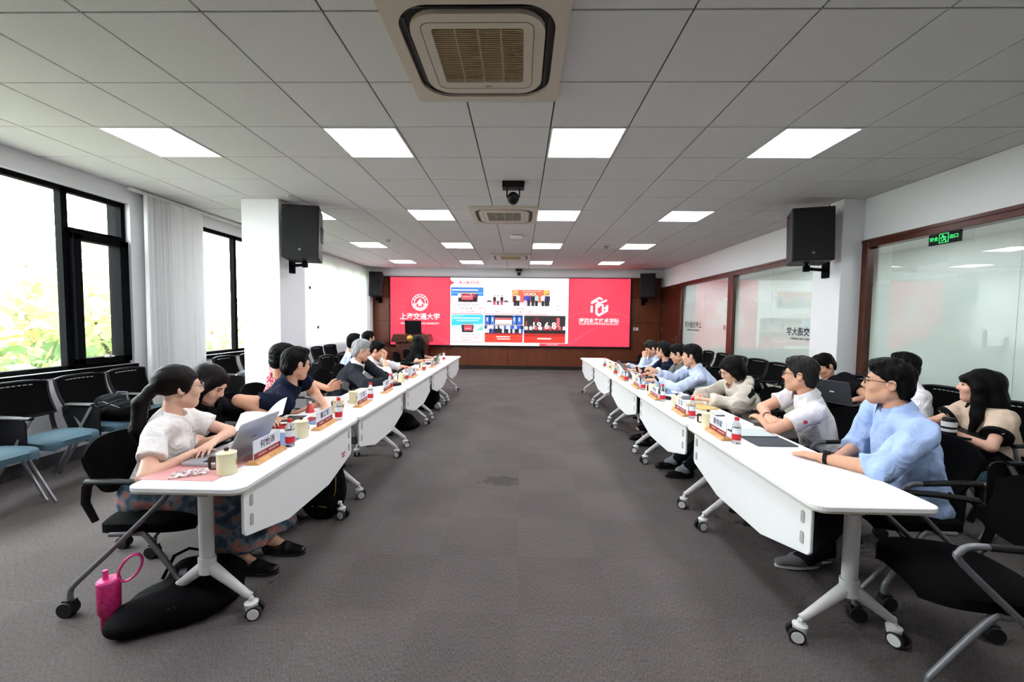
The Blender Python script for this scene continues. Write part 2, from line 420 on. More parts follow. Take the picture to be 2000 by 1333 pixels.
# ---- curtains
M['curtain'] = mat('white_curtain', 'f8f8f8', 0.9, bump=(300, .05))
def translucent(m, k):
    nt = m.node_tree; b = nt.nodes['Principled BSDF']; out = [n for n in nt.nodes if n.type == 'OUTPUT_MATERIAL'][0]
    t = nt.nodes.new('ShaderNodeBsdfTranslucent'); t.inputs[0].default_value = (.9, .9, .92, 1)
    x = nt.nodes.new('ShaderNodeMixShader'); x.inputs[0].default_value = k
    nt.links.new(b.outputs[0], x.inputs[1]); nt.links.new(t.outputs[0], x.inputs[2]); nt.links.new(x.outputs[0], out.inputs['Surface'])
translucent(M['curtain'], .35)
M['sheer'] = mat('sheer_curtain', 'f6f6f6', 0.9)
translucent(M['sheer'], .6)
def curtain(name, label, y0, y1, z0, z1, folds, amp, x, m, seed, n=160, flare=0.0):
    rnd = random.Random(seed); ph = [rnd.uniform(0, 6) for _ in range(4)]
    def fn(u, v):
        yy = y0 + (y1 - y0) * u + flare * (1 - v) * (u - .5)
        w = math.sin(u * folds * 2 * PI + ph[0]) + .45 * math.sin(u * folds * 3.3 * PI + ph[1] + .6 * v) + .25 * math.sin(u * folds * 7.1 * PI + ph[2])
        return (x + amp * w * (.75 + .25 * (1 - v)), yy, z0 + (z1 - z0) * v)
    return tag(MB().grid(fn, n, 6, thick=(.003, 0, 0)).build(name, m, smooth=True), label, 'curtain')
rail = MB().bx(XL + .06, XL + .10, 4.7, 12.15, CEIL - .05, CEIL - .02).build('curtain_rail', M['white_metal'])
tag(rail, 'white curtain rail under the ceiling along the windows', 'curtain rail')
curtain('gathered_curtain', 'narrow gathered white curtain beside the near window frame', 4.86, 5.20, .04, CEIL - .05, 4, .030, XL + .09, M['curtain'], 1, flare=.05)
curtain('gathered_curtain', 'smooth white curtain hanging left of the second window', 5.24, 5.80, .04, CEIL - .05, 3, .014, XL + .08, M['curtain'], 2)
curtain('sheer_curtain', 'wide sheer white curtain glowing behind the far left chairs', 7.6, 12.1, .03, CEIL - .05, 30, .022, XL + .08, M['sheer'], 3, n=500)
curtain('gathered_curtain', 'white curtain bunched up in the corner by the wooden wall', 11.95, 12.25, .03, CEIL - .05, 4, .02, XL + .14, M['curtain'], 4, n=60)

# ---- right side: wood framed glass partition, corridor behind it
M['wood'] = mat('dark_red_wood', '5a2a1a', 0.35, noise=(3.0, '45200f', .3), stretch=(6, 6, .6), coat=.15)
M['woodpanel'] = mat('brown_veneer', '70391f', 0.42, noise=(2.5, '5e2e18', .3), stretch=(5, 5, .5))
HD = 2.47
tag(MB().bx(XR, XR + .1, YF, YB, HD, CEIL).build('wall_right', W), kind='structure')
def glass_film(name, z0, z1, cream):
    """clear above, frosted film fading in downwards, clear again near the floor"""
    m = bpy.data.materials.new(name); m, nt, x, out = thin_glass(m, (0.93, 0.97, 0.95), 1.0, 1.9)
    tc = nt.nodes.new('ShaderNodeTexCoord'); sx = nt.nodes.new('ShaderNodeSeparateXYZ'); nt.links.new(tc.outputs['Object'], sx.inputs[0])
    mr = nt.nodes.new('ShaderNodeValToRGB'); md = nt.nodes.new('ShaderNodeMath'); md.operation = 'DIVIDE'; md.inputs[1].default_value = 2.5
    nt.links.new(sx.outputs['Z'], md.inputs[0]); nt.links.new(md.outputs[0], mr.inputs['Fac'])
    e = mr.color_ramp.elements; e[0].position = (z0 - .02) / 2.5; e[0].color = (0, 0, 0, 1); e[1].position = z1 / 2.5; e[1].color = (.05, .05, .05, 1)
    q = e.new(z0 / 2.5); q.color = (.85, .85, .85, 1); q = e.new((z0 + (z1 - z0) * .45) / 2.5); q.color = (.8, .8, .8, 1)
    d = nt.nodes.new('ShaderNodeBsdfDiffuse'); d.inputs[0].default_value = (*lin(cream), 1)
    t = nt.nodes.new('ShaderNodeBsdfTranslucent'); t.inputs[0].default_value = (*lin(cream), 1)
    dt = nt.nodes.new('ShaderNodeMixShader'); dt.inputs[0].default_value = .5; nt.links.new(d.outputs[0], dt.inputs[1]); nt.links.new(t.outputs[0], dt.inputs[2])
    tr = [n for n in nt.nodes if n.type == 'BSDF_TRANSPARENT'][0]
    y_ = nt.nodes.new('ShaderNodeMixShader'); nt.links.new(mr.outputs['Color'], y_.inputs[0]); nt.links.new(tr.outputs[0], y_.inputs[1]); nt.links.new(dt.outputs[0], y_.inputs[2])
    nt.links.new(y_.outputs[0], x.inputs[1])
    return m
M['film'] = glass_film('frosted_film_glass', 0.72, 2.25, 'dfe9e4')
def partition(n, y0, y1, posts, joints):
    f = MB()
    f.bx(XR - .02, XR + .10, y0, y1, HD - .09, HD + .01); f.bx(XR - .01, XR + .10, y0, y1, 0, .06)
    f.bx(XR - .02, XR + .10, y0, y0 + .10, .06, HD - .09); f.bx(XR - .02, XR + .10, y1 - .10, y1, .06, HD - .09)
    f.bx(XR - .03, XR - .02, y1 - .10, y1 - .06, 0, HD); f.bx(XR - .03, XR - .02, y0, y1, HD - .03, HD)
    for p in posts: f.bx(XR - .03, XR + .10, p - .09, p + .09, .06, HD - .09)
    w = tag(f.build('window_%d' % n, M['wood'], bevel=.004, seg=1), 'dark wood frame of the glass partition', kind='structure')
    cuts = sorted([y0 + .1] + [y1 - .1] + list(joints) + [p - .09 for p in posts] + [p + .09 for p in posts])
    for a, b in zip(cuts, cuts[1:]):
        if any(abs((a + b) / 2 - p) < .08 for p in posts): continue
        MB().bx(XR + .045, XR + .055, a + .003, b - .003, .06, HD - .09).build('pane', M['film'], w)
    return w
win4 = partition(4, -0.6, 5.10, (1.6,), (3.55,))
win5 = partition(5, 5.58, 10.76, (8.19,), (6.95, 9.45))
# door to the corridor at the far end
dr = tag(MB().bx(XR + .01, XR + .06, 10.83, 12.20, 0.01, HD - .06).build('door_1', M['wood'], bevel=.004), 'dark red wooden door in the far corner', kind='structure')
MB().bx(XR - .01, XR + .01, 10.76, 10.83, 0, HD).bx(XR - .01, XR + .01, 12.20, 12.30, 0, HD).bx(XR - .01, XR + .01, 10.83, 12.20, HD - .06, HD).bx(XR + .01, XR + .08, 10.76, 10.83, 0, HD).bx(XR + .01, XR + .08, 12.2, 12.3, 0, HD).build('door_frame', M['wood'], dr)
MB().tube([(XR + .01, 10.98, 1.0), (XR - .04, 10.98, 1.0), (XR - .04, 11.12, 1.0)], .011, 8).bx(XR, XR + .012, 10.955, 11.005, .9, 1.12).build('door_handle', M['steel'], dr, smooth=True)
MB().bx(XR, XR + .012, 12.14, 12.17, 1.9, 2.02).bx(XR, XR + .012, 12.14, 12.17, .5, .62).bx(XR, XR + .012, 12.14, 12.17, 1.2, 1.32).build('hinge', M['steel'], dr)
# corridor
M['cfloor'] = mat('corridor_floor', 'c9bda6', .35)
tag(MB().bx(XR + .1, 6.3, YF, YB, -.12, 0).build('floor_corridor', M['cfloor']), kind='structure')
tag(MB().bx(6.3, 6.45, YF, YB, -.1, 2.75).build('wall_corridor', mat('corridor_paint', 'dcdfdc', .8)), kind='structure')
tag(MB().bx(XR + .1, 6.45, YF, YB, 2.7, 3.1).build('ceiling_corridor', W), kind='structure')
tag(MB().bx(XR + .1, 6.45, YF - .15, YF, -.1, 2.75).build('wall_corridor_rear', W), kind='structure')
tag(MB().bx(XR + .1, 6.45, YB, YB + .15, -.1, 2.75).build('wall_corridor_end', W), kind='structure')
tag(MB().bx(6.24, 6.3, YF, YB, 0, .75).build('trim_1', mat('corridor_dado', '8d949a', .6)), kind='structure')
cl = MB().bx(-.3, .3, -.3, .3, -.02, 0).mesh('diffuser', glow('f4f8ff', LAMP * .85))
for k, yy in enumerate((1.0, 3.6, 6.2, 8.8, 11.2)):
    o = link('corridor_light', cl, None, (5.2, yy, 2.70))
    tag(o, 'square corridor ceiling light behind the glass, %s from the front' % ('first', 'second', 'third', 'fourth', 'fifth')[k], 'ceiling light', 'corridor lights')

# ---- screen wall: veneer panels with open joints
tag(MB().bx(XL - .2, XR + .1, YB, YB + .2, 0, CEIL).build('wall_back', mat('wall_substrate', '20140e', .8)), kind='structure')
wb = bpy.data.objects['wall_back']
SX0, SX1, SZ0, SZ1 = -3.885, 3.225, .715, 2.72
def panel(x0, x1, z0, z1): MB().bx(x0 + .004, x1 - .004, YB - .025, YB + .002, z0 + .004, z1 - .004).build('wood_panel', M['woodpanel'], wb, bevel=.002, seg=1)
for x0, x1 in ((XL, SX0 - .05), (SX1 + .05, XR)):
    for z0, z1 in ((.10, 1.43), (1.43, 2.74)): panel(x0, x1, z0, z1)
xs = [SX0 - .05, -2.72, -1.55, -.38, .79, 1.96, SX1 + .05]
for a, b in zip(xs, xs[1:]): panel(a, b, .10, SZ0 - .05)
tag(MB().bx(XL, XR, YB - .03, YB, 0, .10).build('baseboard_back', mat('black_skirting', '1b1614', .5)), kind='structure')
tag(MB().bx(XL, XR, YB - .16, YB + .0, 2.745, CEIL).build('trim_2', W), kind='structure')
tag(MB().bx(XL + .4, XR - .4, YB - .17, YB - .16, 2.77, 2.775).build('trim_3', mat('slot_grey', '77777a', .7)), kind='structure')
# ================================================================== ceiling equipment
M['acbody'] = mat('underlit_white_plastic', 'c2b6a6', .5)  # white plastic with its underlit, brownish dimness put into the colour
M['acdark'] = mat('air_slot', '1d1c1a', .6)
M['grille'] = mat('tan_grille', 'c0a884', .5)
def ring_prism(mb, outer, inner, z0, z1):
    n = len(outer)
    vs_ = [(x, y, z0) for x, y in outer] + [(x, y, z0) for x, y in inner] + [(x, y, z1) for x, y in outer] + [(x, y, z1) for x, y in inner]
    fs = []
    for i in range(n):
        j = (i + 1) % n
        fs += [(i, j, n + j, n + i), (2 * n + i, 3 * n + i, 3 * n + j, 2 * n + j), (i, 2 * n + i, 2 * n + j, j), (n + i, n + j, 3 * n + j, 3 * n + i)]
    mb.add(vs_, fs)
def cassette(loc, label, grille, slats):
    e = empty('air_conditioner', label, 'air conditioner', loc, group='ceiling cassette air conditioners')
    h = .46
    mb = MB(); ring_prism(mb, rrect(-h, h, -h, h, .015, 8), rrect(-.395, .395, -.395, .395, .17, 8), -.03, .0)
    mb.build('panel', M['acbody'], e, smooth=30)
    MB().prism(rrect(-.396, .396, -.396, .396, .17, 8), 'z', -.012, -.004).build('air_slot', M['acdark'], e)
    mb = MB(); ring_prism(mb, rrect(-.345, .345, -.345, .345, .14), rrect(-.235, .235, -.245, .225, .02), -.036, -.012)
    mb.build('centre_panel', M['acbody'], e, smooth=30, bevel=.0)
    mb = MB(); ring_prism(mb, rrect(-.288, .288, -.288, .288, .05), rrect(-.285, .285, -.285, .285, .048), -.0368, -.0355)
    mb.build('seam', M['acdark'], e)
    g = MB()
    for x in (-.1175, 0, .1175): g.bx(x - .004, x + .004, -.245, .225, -.033, -.024)
    gr = g.build('grille', grille, e)
    for k in range(slats):
        yy = -.245 + .47 * (k + .5) / slats
        link('slat', slat_mesh(slats, grille), gr, (0, yy, -.031))
    MB().bx(-.236, .236, -.246, .226, -.013, -.012).build('filter', mat('filter_dark', '86704f', .9) if slats > 16 else M['acdark'], e)
    for sx, sy, w, d in ((0, .362, .30, .012), (0, -.362, .30, .012), (.362, 0, .012, .30), (-.362, 0, .012, .30)):
        MB().box((sx, sy, -.017), (2 * w if w > .1 else w, 2 * d if d > .1 else d, .004)).build('louvre', mat('louvre_dark', '2c2b28', .45), e)
    MB().bx(.0, .04, .262, .266, -.0375, -.036).build('badge', M['acdark'], e)
    return e
SL = {}
def slat_mesh(n, m):
    if (n, m.name) not in SL: SL[(n, m.name)] = MB().box((0, 0, 0), (.47, .30 / n, .004), Matrix.Rotation(.5, 3, 'X')).mesh('slat', m)
    return SL[(n, m.name)]
cassette((-.235, 2.38, CEIL), 'large beige ceiling air conditioner nearest the camera', M['grille'], 30)
cassette((-.245, 5.93, CEIL), 'ceiling air conditioner with dark open grille, the middle one', mat('pale_grille', 'bdb4a6', .5), 12)
cassette((-.245, 9.80, CEIL), 'smallest looking ceiling air conditioner nearest the screen', M['grille'], 20)
def tracking_camera(loc, label, s=1.0):
    e = empty('tracking_camera', label, 'camera', loc, PI); e.scale = (s, s, s)
    MB().prism([(-.12, 0), (.12, 0), (.12, -.07), (-.12, -.07)], 'y', -.07, .07).build('mount', M['black'], e, bevel=.01)
    for k in (-.0675, .0675): MB().bx(k - .0075, k + .0075, -.03, .03, -.16, -.07).build('yoke_arm', M['black'], e, bevel=.004)
    MB().ball((0, 0, -.17), (.066, .075, .066), 16, 10).lathe([(0, -.11), (.045, -.11), (.05, -.06), (.05, 0)], (0, 0, -.17), 20, 'y').build('camera_head', M['black'], e, smooth=True)
    MB().lathe([(0, -.116), (.03, -.116), (.034, -.105)], (0, 0, -.17), 16, 'y').build('lens', mat('lens_glass', '20242c', .08, coat=1), e, smooth=True)
    return e
tracking_camera((-.095, 4.55, CEIL), 'black tracking camera hanging from the ceiling in mid room')
tracking_camera((-.06, 12.02, CEIL - .02), 'small black camera mounted above the screen centre', .8)
def detector(loc, label, r=.05, m=None):
    e = empty('smoke_detector', label, 'smoke detector', loc)
    MB().lathe([(0, 0), (r, 0), (r, -.012), (r * .8, -.016)], n=20).build('base', m or M['white_metal'], e, smooth=True)
    MB().lathe([(r * .78, -.016), (r * .72, -.034), (r * .4, -.045), (0, -.046)], n=20).build('head', m or mat('detector_cream', 'b8afa2', .5), e, smooth=True)
detector((-2.52, 7.79, CEIL), 'round cream smoke detector on the ceiling, left side')
detector((1.70, 8.35, CEIL), 'round grey smoke detector on the ceiling, right side', m=mat('detector_grey', '8d8a88', .5))
e = empty('access_point', 'flat white wireless unit on the ceiling between two air conditioners', 'wireless unit', (-.09, 7.35, CEIL))
MB().prism(rrect(-.11, .11, -.11, .11, .03), 'z', -.035, -.008).build('housing', M['white_metal'], e, bevel=.006)
MB().prism(rrect(-.085, .085, -.085, .085, .03), 'z', -.009, 0).build('bracket', M['black'], e)
e = empty('sprinkler', 'small white sprinkler cap on the ceiling by the left speaker', 'sprinkler', (-2.86, 5.05, CEIL))
MB().lathe([(0, 0), (.022, 0), (.02, -.01), (.008, -.014), (.008, -.03), (.016, -.033), (0, -.035)], n=14).build('cap', M['white_metal'], e, smooth=True)

# ================================================================== loudspeakers
M['spk'] = mat('speaker_cabinet', '17181b', .55, bump=(200, .1))
M['grillecloth'] = mat('speaker_grille', '101012', .75, bump=(700, .4))
def loudspeaker(loc, rz, tilt, w, d, h, label, arm_to, mount='side', cable=True):
    """cabinet hangs at loc (its centre); arm_to = point on the wall"""
    e = empty('loudspeaker', label, 'loudspeaker', loc, rz, group='black wall loudspeakers')
    R = Matrix.Rotation(tilt, 3, 'X')
    def put(mb): mb.v = [tuple(R @ Vector(p)) for p in mb.v]; return mb
    put(MB().prism([(-w / 2, -d / 2), (w / 2, -d / 2), (w * .42, d / 2), (-w * .42, d / 2)], 'z', -h / 2, h / 2)).build('cabinet', M['spk'], e, bevel=.008)
    put(MB().bx(-w / 2 + .012, w / 2 - .012, -d / 2 - .012, -d / 2 + .002, -h / 2 + .012, h / 2 - .012)).build('grille', M['grillecloth'], e, bevel=.006)
    put(MB().lathe([(0, -.003), (.016, -.003), (.016, 0)], (0, -d / 2 - .012, -h * .36), 16, 'y')).build('badge', mat('badge_grey', '6d6f74', .4), e)
    put(MB().bx(w * .4, w * .47, d * .05, d * .35, -.08, .12)).build('handle_recess', M['black'], e)
    Ri = Matrix.Rotation(-rz, 3, 'Z'); a = Ri @ (Vector(arm_to) - Vector(loc))
    b = Vector((0, .02, -h / 2 - .06))
    mid = Vector((b.x, b.y, a.z))
    MB().tube([b + Vector((0, 0, .07)), b, mid], .018, 8).tube([mid, a], .02, 8).box(mid, (.06, .06, .07)).build('bracket_arm', M['black_metal'], e)
    n = (a - mid); n.z = 0; n.normalize()
    rot = Matrix.Rotation(math.atan2(n.y, n.x), 3, 'Z')
    MB().box(a - n * .012, (.024, .10, .20), rot).build('wall_plate', M['black_metal'], e, bevel=.004)
    if cable:
        t = Vector((w * .2, d * .5, h * .1)); u = Ri @ Vector((arm_to[0], arm_to[1], CEIL - .005)) - Ri @ Vector(loc)
        MB().tube([t, t + Vector((0, .05, -.05)), (t + u) / 2 + Vector((0, .02, 0)), u - Vector((0, 0, .1)), u], .008, 6).build('cable', M['black'], e, smooth=True)
    return e
loudspeaker((-2.80, 5.30, 2.55), .22, -.10, .44, .34, .66, 'large black loudspeaker hung on the white column by the windows', (-3.06, 5.45, 2.17))
loudspeaker((3.52, 5.18, 2.53), -.30, -.08, .44, .34, .64, 'large black loudspeaker hung on the column by the glass partition', (3.87, 5.33, 2.15))
loudspeaker((-4.20, 11.95, 2.47), .15, -.08, .38, .34, .70, 'black loudspeaker in the far left corner beside the screen', (-4.20, 12.275, 2.05), cable=False)
loudspeaker((3.62, 11.95, 2.49), -.15, -.08, .42, .34, .68, 'black loudspeaker in the far right corner beside the screen', (3.62, 12.275, 2.06), cable=False)

# ================================================================== the LED screen
RED, WHT = 'ff3f5a', 'ffffff'
SB = .9
scr = empty('led_screen', 'wide LED wall screen showing red emblem panels and a white slide', 'screen', (0, YB - .026, 0))
YS = -.05
fb = MB().bx(SX0 - .045, SX1 + .045, YS + .003, .0, SZ0 - .045, SZ1 + .045).bx(SX0 - .045, SX1 + .045, YS - .008, YS + .003, SZ1, SZ1 + .045).bx(SX0 - .045, SX1 + .045, YS - .008, YS + .003, SZ0 - .045, SZ0).bx(SX0 - .045, SX0, YS - .008, YS + .003, SZ0, SZ1).bx(SX1, SX1 + .045, YS - .008, YS + .003, SZ0, SZ1)
fb.build('frame', mat('screen_frame', '120f10', .4), scr)
class Art:
    """flat lit shapes, one mesh, a material per colour; layers step towards the viewer"""
    def __init__(s): s.mb = MB(); s.mats = []; s.key = {}
    def poly(s, pts, colr, layer=0, st=None):
        k = (colr, st)
        if k not in s.key: s.key[k] = len(s.mats); s.mats.append(glow(colr, SB if st is None else st))
        s.mb.cur = s.key[k]; yy = YS - .0012 * layer
        s.mb.add([(x, yy, z) for x, z in pts], [tuple(range(len(pts)))])
    def rect(s, x0, z0, x1, z1, colr, layer=0, st=None): s.poly([(x0, z0), (x1, z0), (x1, z1), (x0, z1)], colr, layer, st)
    def done(s, name, parent):
        me = s.mb.mesh(name, s.mats)
        return link(name, me, parent)
def ring(a, cx, cz, r0, r1, colr, layer, n=36, t0=0, t1=2 * PI):
    for k in range(n):
        p, q = t0 + (t1 - t0) * k / n, t0 + (t1 - t0) * (k + 1) / n
        a.poly([(cx + r0 * math.cos(p), cz + r0 * math.sin(p)), (cx + r1 * math.cos(p), cz + r1 * math.sin(p)), (cx + r1 * math.cos(q), cz + r1 * math.sin(q)), (cx + r0 * math.cos(q), cz + r0 * math.sin(q))], colr, layer)
def lettering(txt, x, z, size, colr, parent, layer=4, bold=0.0, xs=1.0, align='CENTER', strength=None, name='lettering'):
    return link(name, text_mesh(txt, size, glow(colr, strength or SB), name, .0003, align, bold, xs), parent, (x, YS - .0012 * layer, z))
# left red panel
XA, XB = -2.105, 1.425
def LZ(u, v): return (SX0 + (u - 105) / 930 * (XA - SX0), SZ1 - (v - 100) / 1050 * (SZ1 - SZ0))
a = Art(); a.rect(SX0, SZ0, XA, SZ1, RED)
a.poly([LZ(640, 890), LZ(1035, 1110), LZ(1035, 1150), LZ(985, 1150)], 'ff5069', 1)
left = a.done('emblem_panel', scr)
a = Art(); cx, cz = LZ(567, 490); s_ = (SX0 - XA) / -930
ring(a, cx, cz, 120 * s_, 130 * s_, WHT, 2); ring(a, cx, cz, 80 * s_, 92 * s_, WHT, 2); ring(a, cx, cz, 97 * s_, 116 * s_, WHT, 1, 24, PI * 1.05, PI * 1.95)
for k in range(24):
    p = PI * 1.05 + PI * .9 * k / 23
    a.poly([(cx + r * math.cos(p + d), cz + r * math.sin(p + d)) for r, d in ((100 * s_, -.02), (113 * s_, -.02), (113 * s_, .02), (100 * s_, .02))], RED, 3)
for k in range(6):                                           # six characters round the top
    p = PI * (.16 + .136 * k)
    a.poly([(cx + r * math.cos(p + d), cz + r * math.sin(p + d)) for r, d in ((98 * s_, -.10), (115 * s_, -.08), (115 * s_, .08), (98 * s_, .10))], WHT, 1)
    a.poly([(cx + r * math.cos(p + d), cz + r * math.sin(p + d)) for r, d in ((103 * s_, -.05), (108 * s_, -.04), (108 * s_, .06), (103 * s_, .03))], RED, 2)
for q in ([(-30, -55), (30, -55), (22, -18), (-22, -18)], [(-50, -20), (50, -20), (45, 0), (-45, 0)], [(-38, 2), (38, 2), (30, 28), (-30, 28)], [(-14, 28), (14, 28), (20, 52), (-6, 58)], [(-70, -40), (-45, -40), (-52, -10), (-66, -5)], [(70, -40), (45, -40), (52, -10), (66, -5)]):
    a.poly([(cx + x * s_, cz + z * s_) for x, z in q], WHT, 2)
ring(a, cx, cz, 60 * s_, 66 * s_, RED, 3, 30)
a.done('round_emblem', left)
x_, z_ = LZ(567, 715); lettering('上海交通大学', x_, z_, .205, WHT, left, 3, .0035, .98)
x_, z_ = LZ(567, 818); lettering('SHANGHAI JIAO TONG UNIVERSITY', x_, z_, .073, WHT, left, 3, .001, .98)
# right red panel
def RZ(u, v): return (XB + (u - 890) / 950 * (SX1 - XB), SZ1 - (v - 120) / 1060 * (SZ1 - SZ0))
a = Art(); a.rect(XB, SZ0, SX1, SZ1, RED)
a.poly([RZ(890, 1120), RZ(1300, 880), RZ(1840, 755), RZ(1840, 775), RZ(1320, 890), RZ(890, 1180)], 'ff506a', 1)
arc = [RZ(u, v) for u, v in ((890, 735), (1000, 680), (1150, 645), (1350, 630), (1550, 645), (1700, 680), (1840, 730), (1840, 715), (1700, 668), (1550, 635), (1350, 620), (1150, 635), (1000, 668), (890, 722))]
n = len(arc) // 2
for k in range(n - 1): a.poly([arc[k], arc[k + 1], arc[2 * n - 2 - k], arc[2 * n - 1 - k]], 'ff5a72', 1)
right = a.done('emblem_panel', scr)
a = Art()
def stroke(pts, w, closed=False):
    P = [Vector(RZ(*p)) for p in pts]; w = w * (SX1 - XB) / 950 / 2
    segs = list(zip(P, P[1:])) + ([(P[-1], P[0])] if closed else [])
    for p, q in segs:
        d = (q - p).normalized(); nn = Vector((-d.y, d.x)) * w; p2, q2 = p - d * w * .35, q + d * w * .35
        a.poly([tuple(p2 - nn), tuple(q2 - nn), tuple(q2 + nn), tuple(p2 + nn)], WHT, 2)
stroke([(1245, 505), (1250, 480), (1360, 418), (1405, 440)], 30); stroke([(1250, 500), (1310, 470), (1350, 480)], 24)
stroke([(1245, 545), (1245, 640)], 34)
stroke([(1315, 520), (1475, 455)], 30)
stroke([(1320, 525), (1320, 655), (1355, 690), (1480, 615), (1485, 535)], 36); stroke([(1445, 585), (1485, 545)], 26)
stroke([(1345, 560), (1380, 520), (1415, 530), (1420, 600), (1410, 620)], 30)
a.done('cube_emblem', right)
x_, z_ = RZ(1360, 780); lettering('溥渊未来技术学院', x_, z_, .152, WHT, right, 3, .003, .98)
x_, z_ = RZ(1360, 828); lettering('GLOBAL INSTITUTE OF FUTURE TECHNOLOGY', x_, z_, .057, WHT, right, 3, .001, .95)
# the white slide
def SZ(u, v): return (XA + (u - 80) / 1848 * (XB - XA), SZ1 - (v - 32) / 1045 * (SZ1 - SZ0))
WS = 1.05
a = Art(); a.rect(XA + .012, SZ0, XB - .012, SZ1, WHT, 0, WS)
a.poly([SZ(86, 72), SZ(155, 110), SZ(86, 148)], 'f04a58', 1)
for x0, y0, x1, y1 in ((100, 578, 582, 590), (628, 480, 636, 592), (628, 584, 1215, 594), (105, 930, 112, 1025), (105, 1020, 582, 1028), (1240, 588, 1590, 598)):
    p, q = SZ(x0, y1), SZ(x1, y0); a.rect(p[0], p[1], q[0], q[1], 'ef6a86', 1)
p, q = SZ(1480, 1078), SZ(1925, 1035); a.rect(p[0], p[1], q[0], q[1], 'e8485e', 1)
slide = a.done('slide', scr)
def person_sil(a, u, base, h, body, legs, wd=None, head='e8c4b0', layer=5):
    w = wd or h * .16
    def Q(pts, c, l=layer): a.poly([SZ(u + x, base - y) for x, y in pts], c, l)
    Q([(-w * .7, 0), (w * .7, 0), (w * .8, h * .48), (-w * .8, h * .48)], legs)
    Q([(-w, h * .42), (w, h * .42), (w * 1.05, h * .82), (-w * 1.05, h * .82)], body)
    Q([(x * h * .075, h * .91 + z * h * .09) for x, z in ((-1, -.5), (0, -1), (1, -.5), (1, .5), (0, 1), (-1, .5))], head)
    Q([(-h * .075, h * .95), (h * .075, h * .95), (h * .06, h * 1.01), (-h * .06, h * 1.01)], '201818', layer + 1)
rn = random.Random(5)
def box_(a, x0, y0, x1, y1, c, l=2): p, q = SZ(x0, y1), SZ(x1, y0); a.rect(p[0], p[1], q[0], q[1], c, l)
a = Art()                                               # blue photo, upper left
box_(a, 98, 180, 602, 312, '3f86dd'); box_(a, 98, 262, 602, 276, '52d2f4', 3); box_(a, 112, 212, 520, 232, 'dff0ff', 3)
for k in range(12): person_sil(a, 228 + k * 24, 405, 150, rn.choice(('20202c', 'c83c50', 'f0f0f4', '2c2c3a')), '1c1c24')
box_(a, 262, 300, 440, 372, 'e05a68', 8); box_(a, 285, 318, 410, 326, 'ffd8d8', 9); box_(a, 285, 400, 430, 410, 'b04a60', 7)
a.done('slide_photo', slide)
a = Art()                                               # seated pair
box_(a, 650, 300, 1010, 440, 'fbeef2')
for u, c in ((775, '26262e'), (828, 'e8e4ea'), (888, '2a2a34')): person_sil(a, u, 450, 150, c, 'd8405a' if c != 'e8e4ea' else '40404c', 22)
for u in (690, 950): a.poly([SZ(u - 40, 400), SZ(u + 40, 400), SZ(u + 25, 380), SZ(u - 10, 375)], '5a4048', 5)
box_(a, 655, 396, 1005, 404, '6a3a48', 6); box_(a, 720, 440, 930, 446, 'e07088', 6)
a.done('slide_photo', slide)
a = Art()                                               # award photo
box_(a, 1050, 205, 1625, 462, 'e8e0ec'); box_(a, 1050, 215, 1625, 405, 'f06a48', 3); box_(a, 1062, 220, 1140, 330, 'f2c070', 4); box_(a, 1535, 215, 1615, 330, 'f4c45c', 4)
box_(a, 1230, 262, 1410, 290, 'f6dcd0', 4); box_(a, 1200, 232, 1500, 240, 'ffd8c4', 4)
for u, c, l in ((1095, '28283c', '1c1c26'), (1140, 'f2f2f2', '181818'), (1255, '5848c0', 'd8d0e0'), (1305, '3040a0', '1a1a24'), (1370, '22222c', '16161c'), (1425, 'a8e0d8', '181820'), (1525, 'e8e8f0', '16161c'), (1575, '2c2e60', '202028'), (1605, '33366c', '3a3a44')): person_sil(a, u, 460, 185, c, l)
a.done('slide_photo', slide)
a = Art()                                               # turquoise photo, lower left
box_(a, 105, 600, 598, 860, '43d2e6'); 
a.poly([SZ(105, 600), SZ(330, 600), SZ(105, 700)], '6fe0ee', 3); a.poly([SZ(105, 770), SZ(598, 740), SZ(598, 800), SZ(105, 800)], 'c8f2f4', 3); box_(a, 105, 800, 598, 860, 'eafafa', 3); a.poly([SZ(480, 840), SZ(598, 780), SZ(598, 845)], '7fdccc', 4)
box_(a, 140, 645, 560, 668, 'c8fbff', 4); box_(a, 180, 685, 530, 702, 'b8f6fb', 4)
for k in range(7): person_sil(a, 285 + k * 24, 875, 140, rn.choice(('24242e', 'e8e8ee', '3a3a48')), '20202a')
box_(a, 300, 770, 432, 850, 'e0485c', 8); box_(a, 320, 812, 408, 822, 'ffd0d4', 9)
a.done('slide_photo', slide)
a = Art()                                               # stage photo
box_(a, 626, 606, 1216, 1028, '0c1f5c'); box_(a, 626, 606, 1216, 640, '101426', 3)
for u0, u1, c in ((632, 695, '2f6fe0'), (720, 772, '4a8cec'), (1060, 1110, '4a8cec'), (1128, 1200, '2f6fe0')): box_(a, u0, 612, u1, 800, c, 3)
for u in (664, 746, 1085, 1164): box_(a, u - 12, 640, u + 12, 700, 'cfe2ff', 4)
box_(a, 786, 648, 1050, 760, 'f4ecee', 4); box_(a, 786, 650, 1050, 676, 'e04848', 5)
box_(a, 626, 780, 1216, 880, '8aa4ee', 4)
for k in range(18): person_sil(a, 646 + k * 33, 880, 138, rn.choice(('20202e', 'f0f0fa', '3a62d8', '1e2a5a')), rn.choice(('18181f', 'dfe4ff', '2f58d0')))
box_(a, 626, 882, 1216, 1028, 'e8402e', 8); box_(a, 626, 882, 1216, 904, 'a81c20', 9); box_(a, 805, 930, 1020, 948, 'ffe0d8', 9); box_(a, 820, 965, 1025, 982, 'ffe0d8', 9)
a.done('slide_photo', slide)
a = Art()                                               # dark photo with big figures
box_(a, 1236, 608, 1878, 1030, '2a2224')
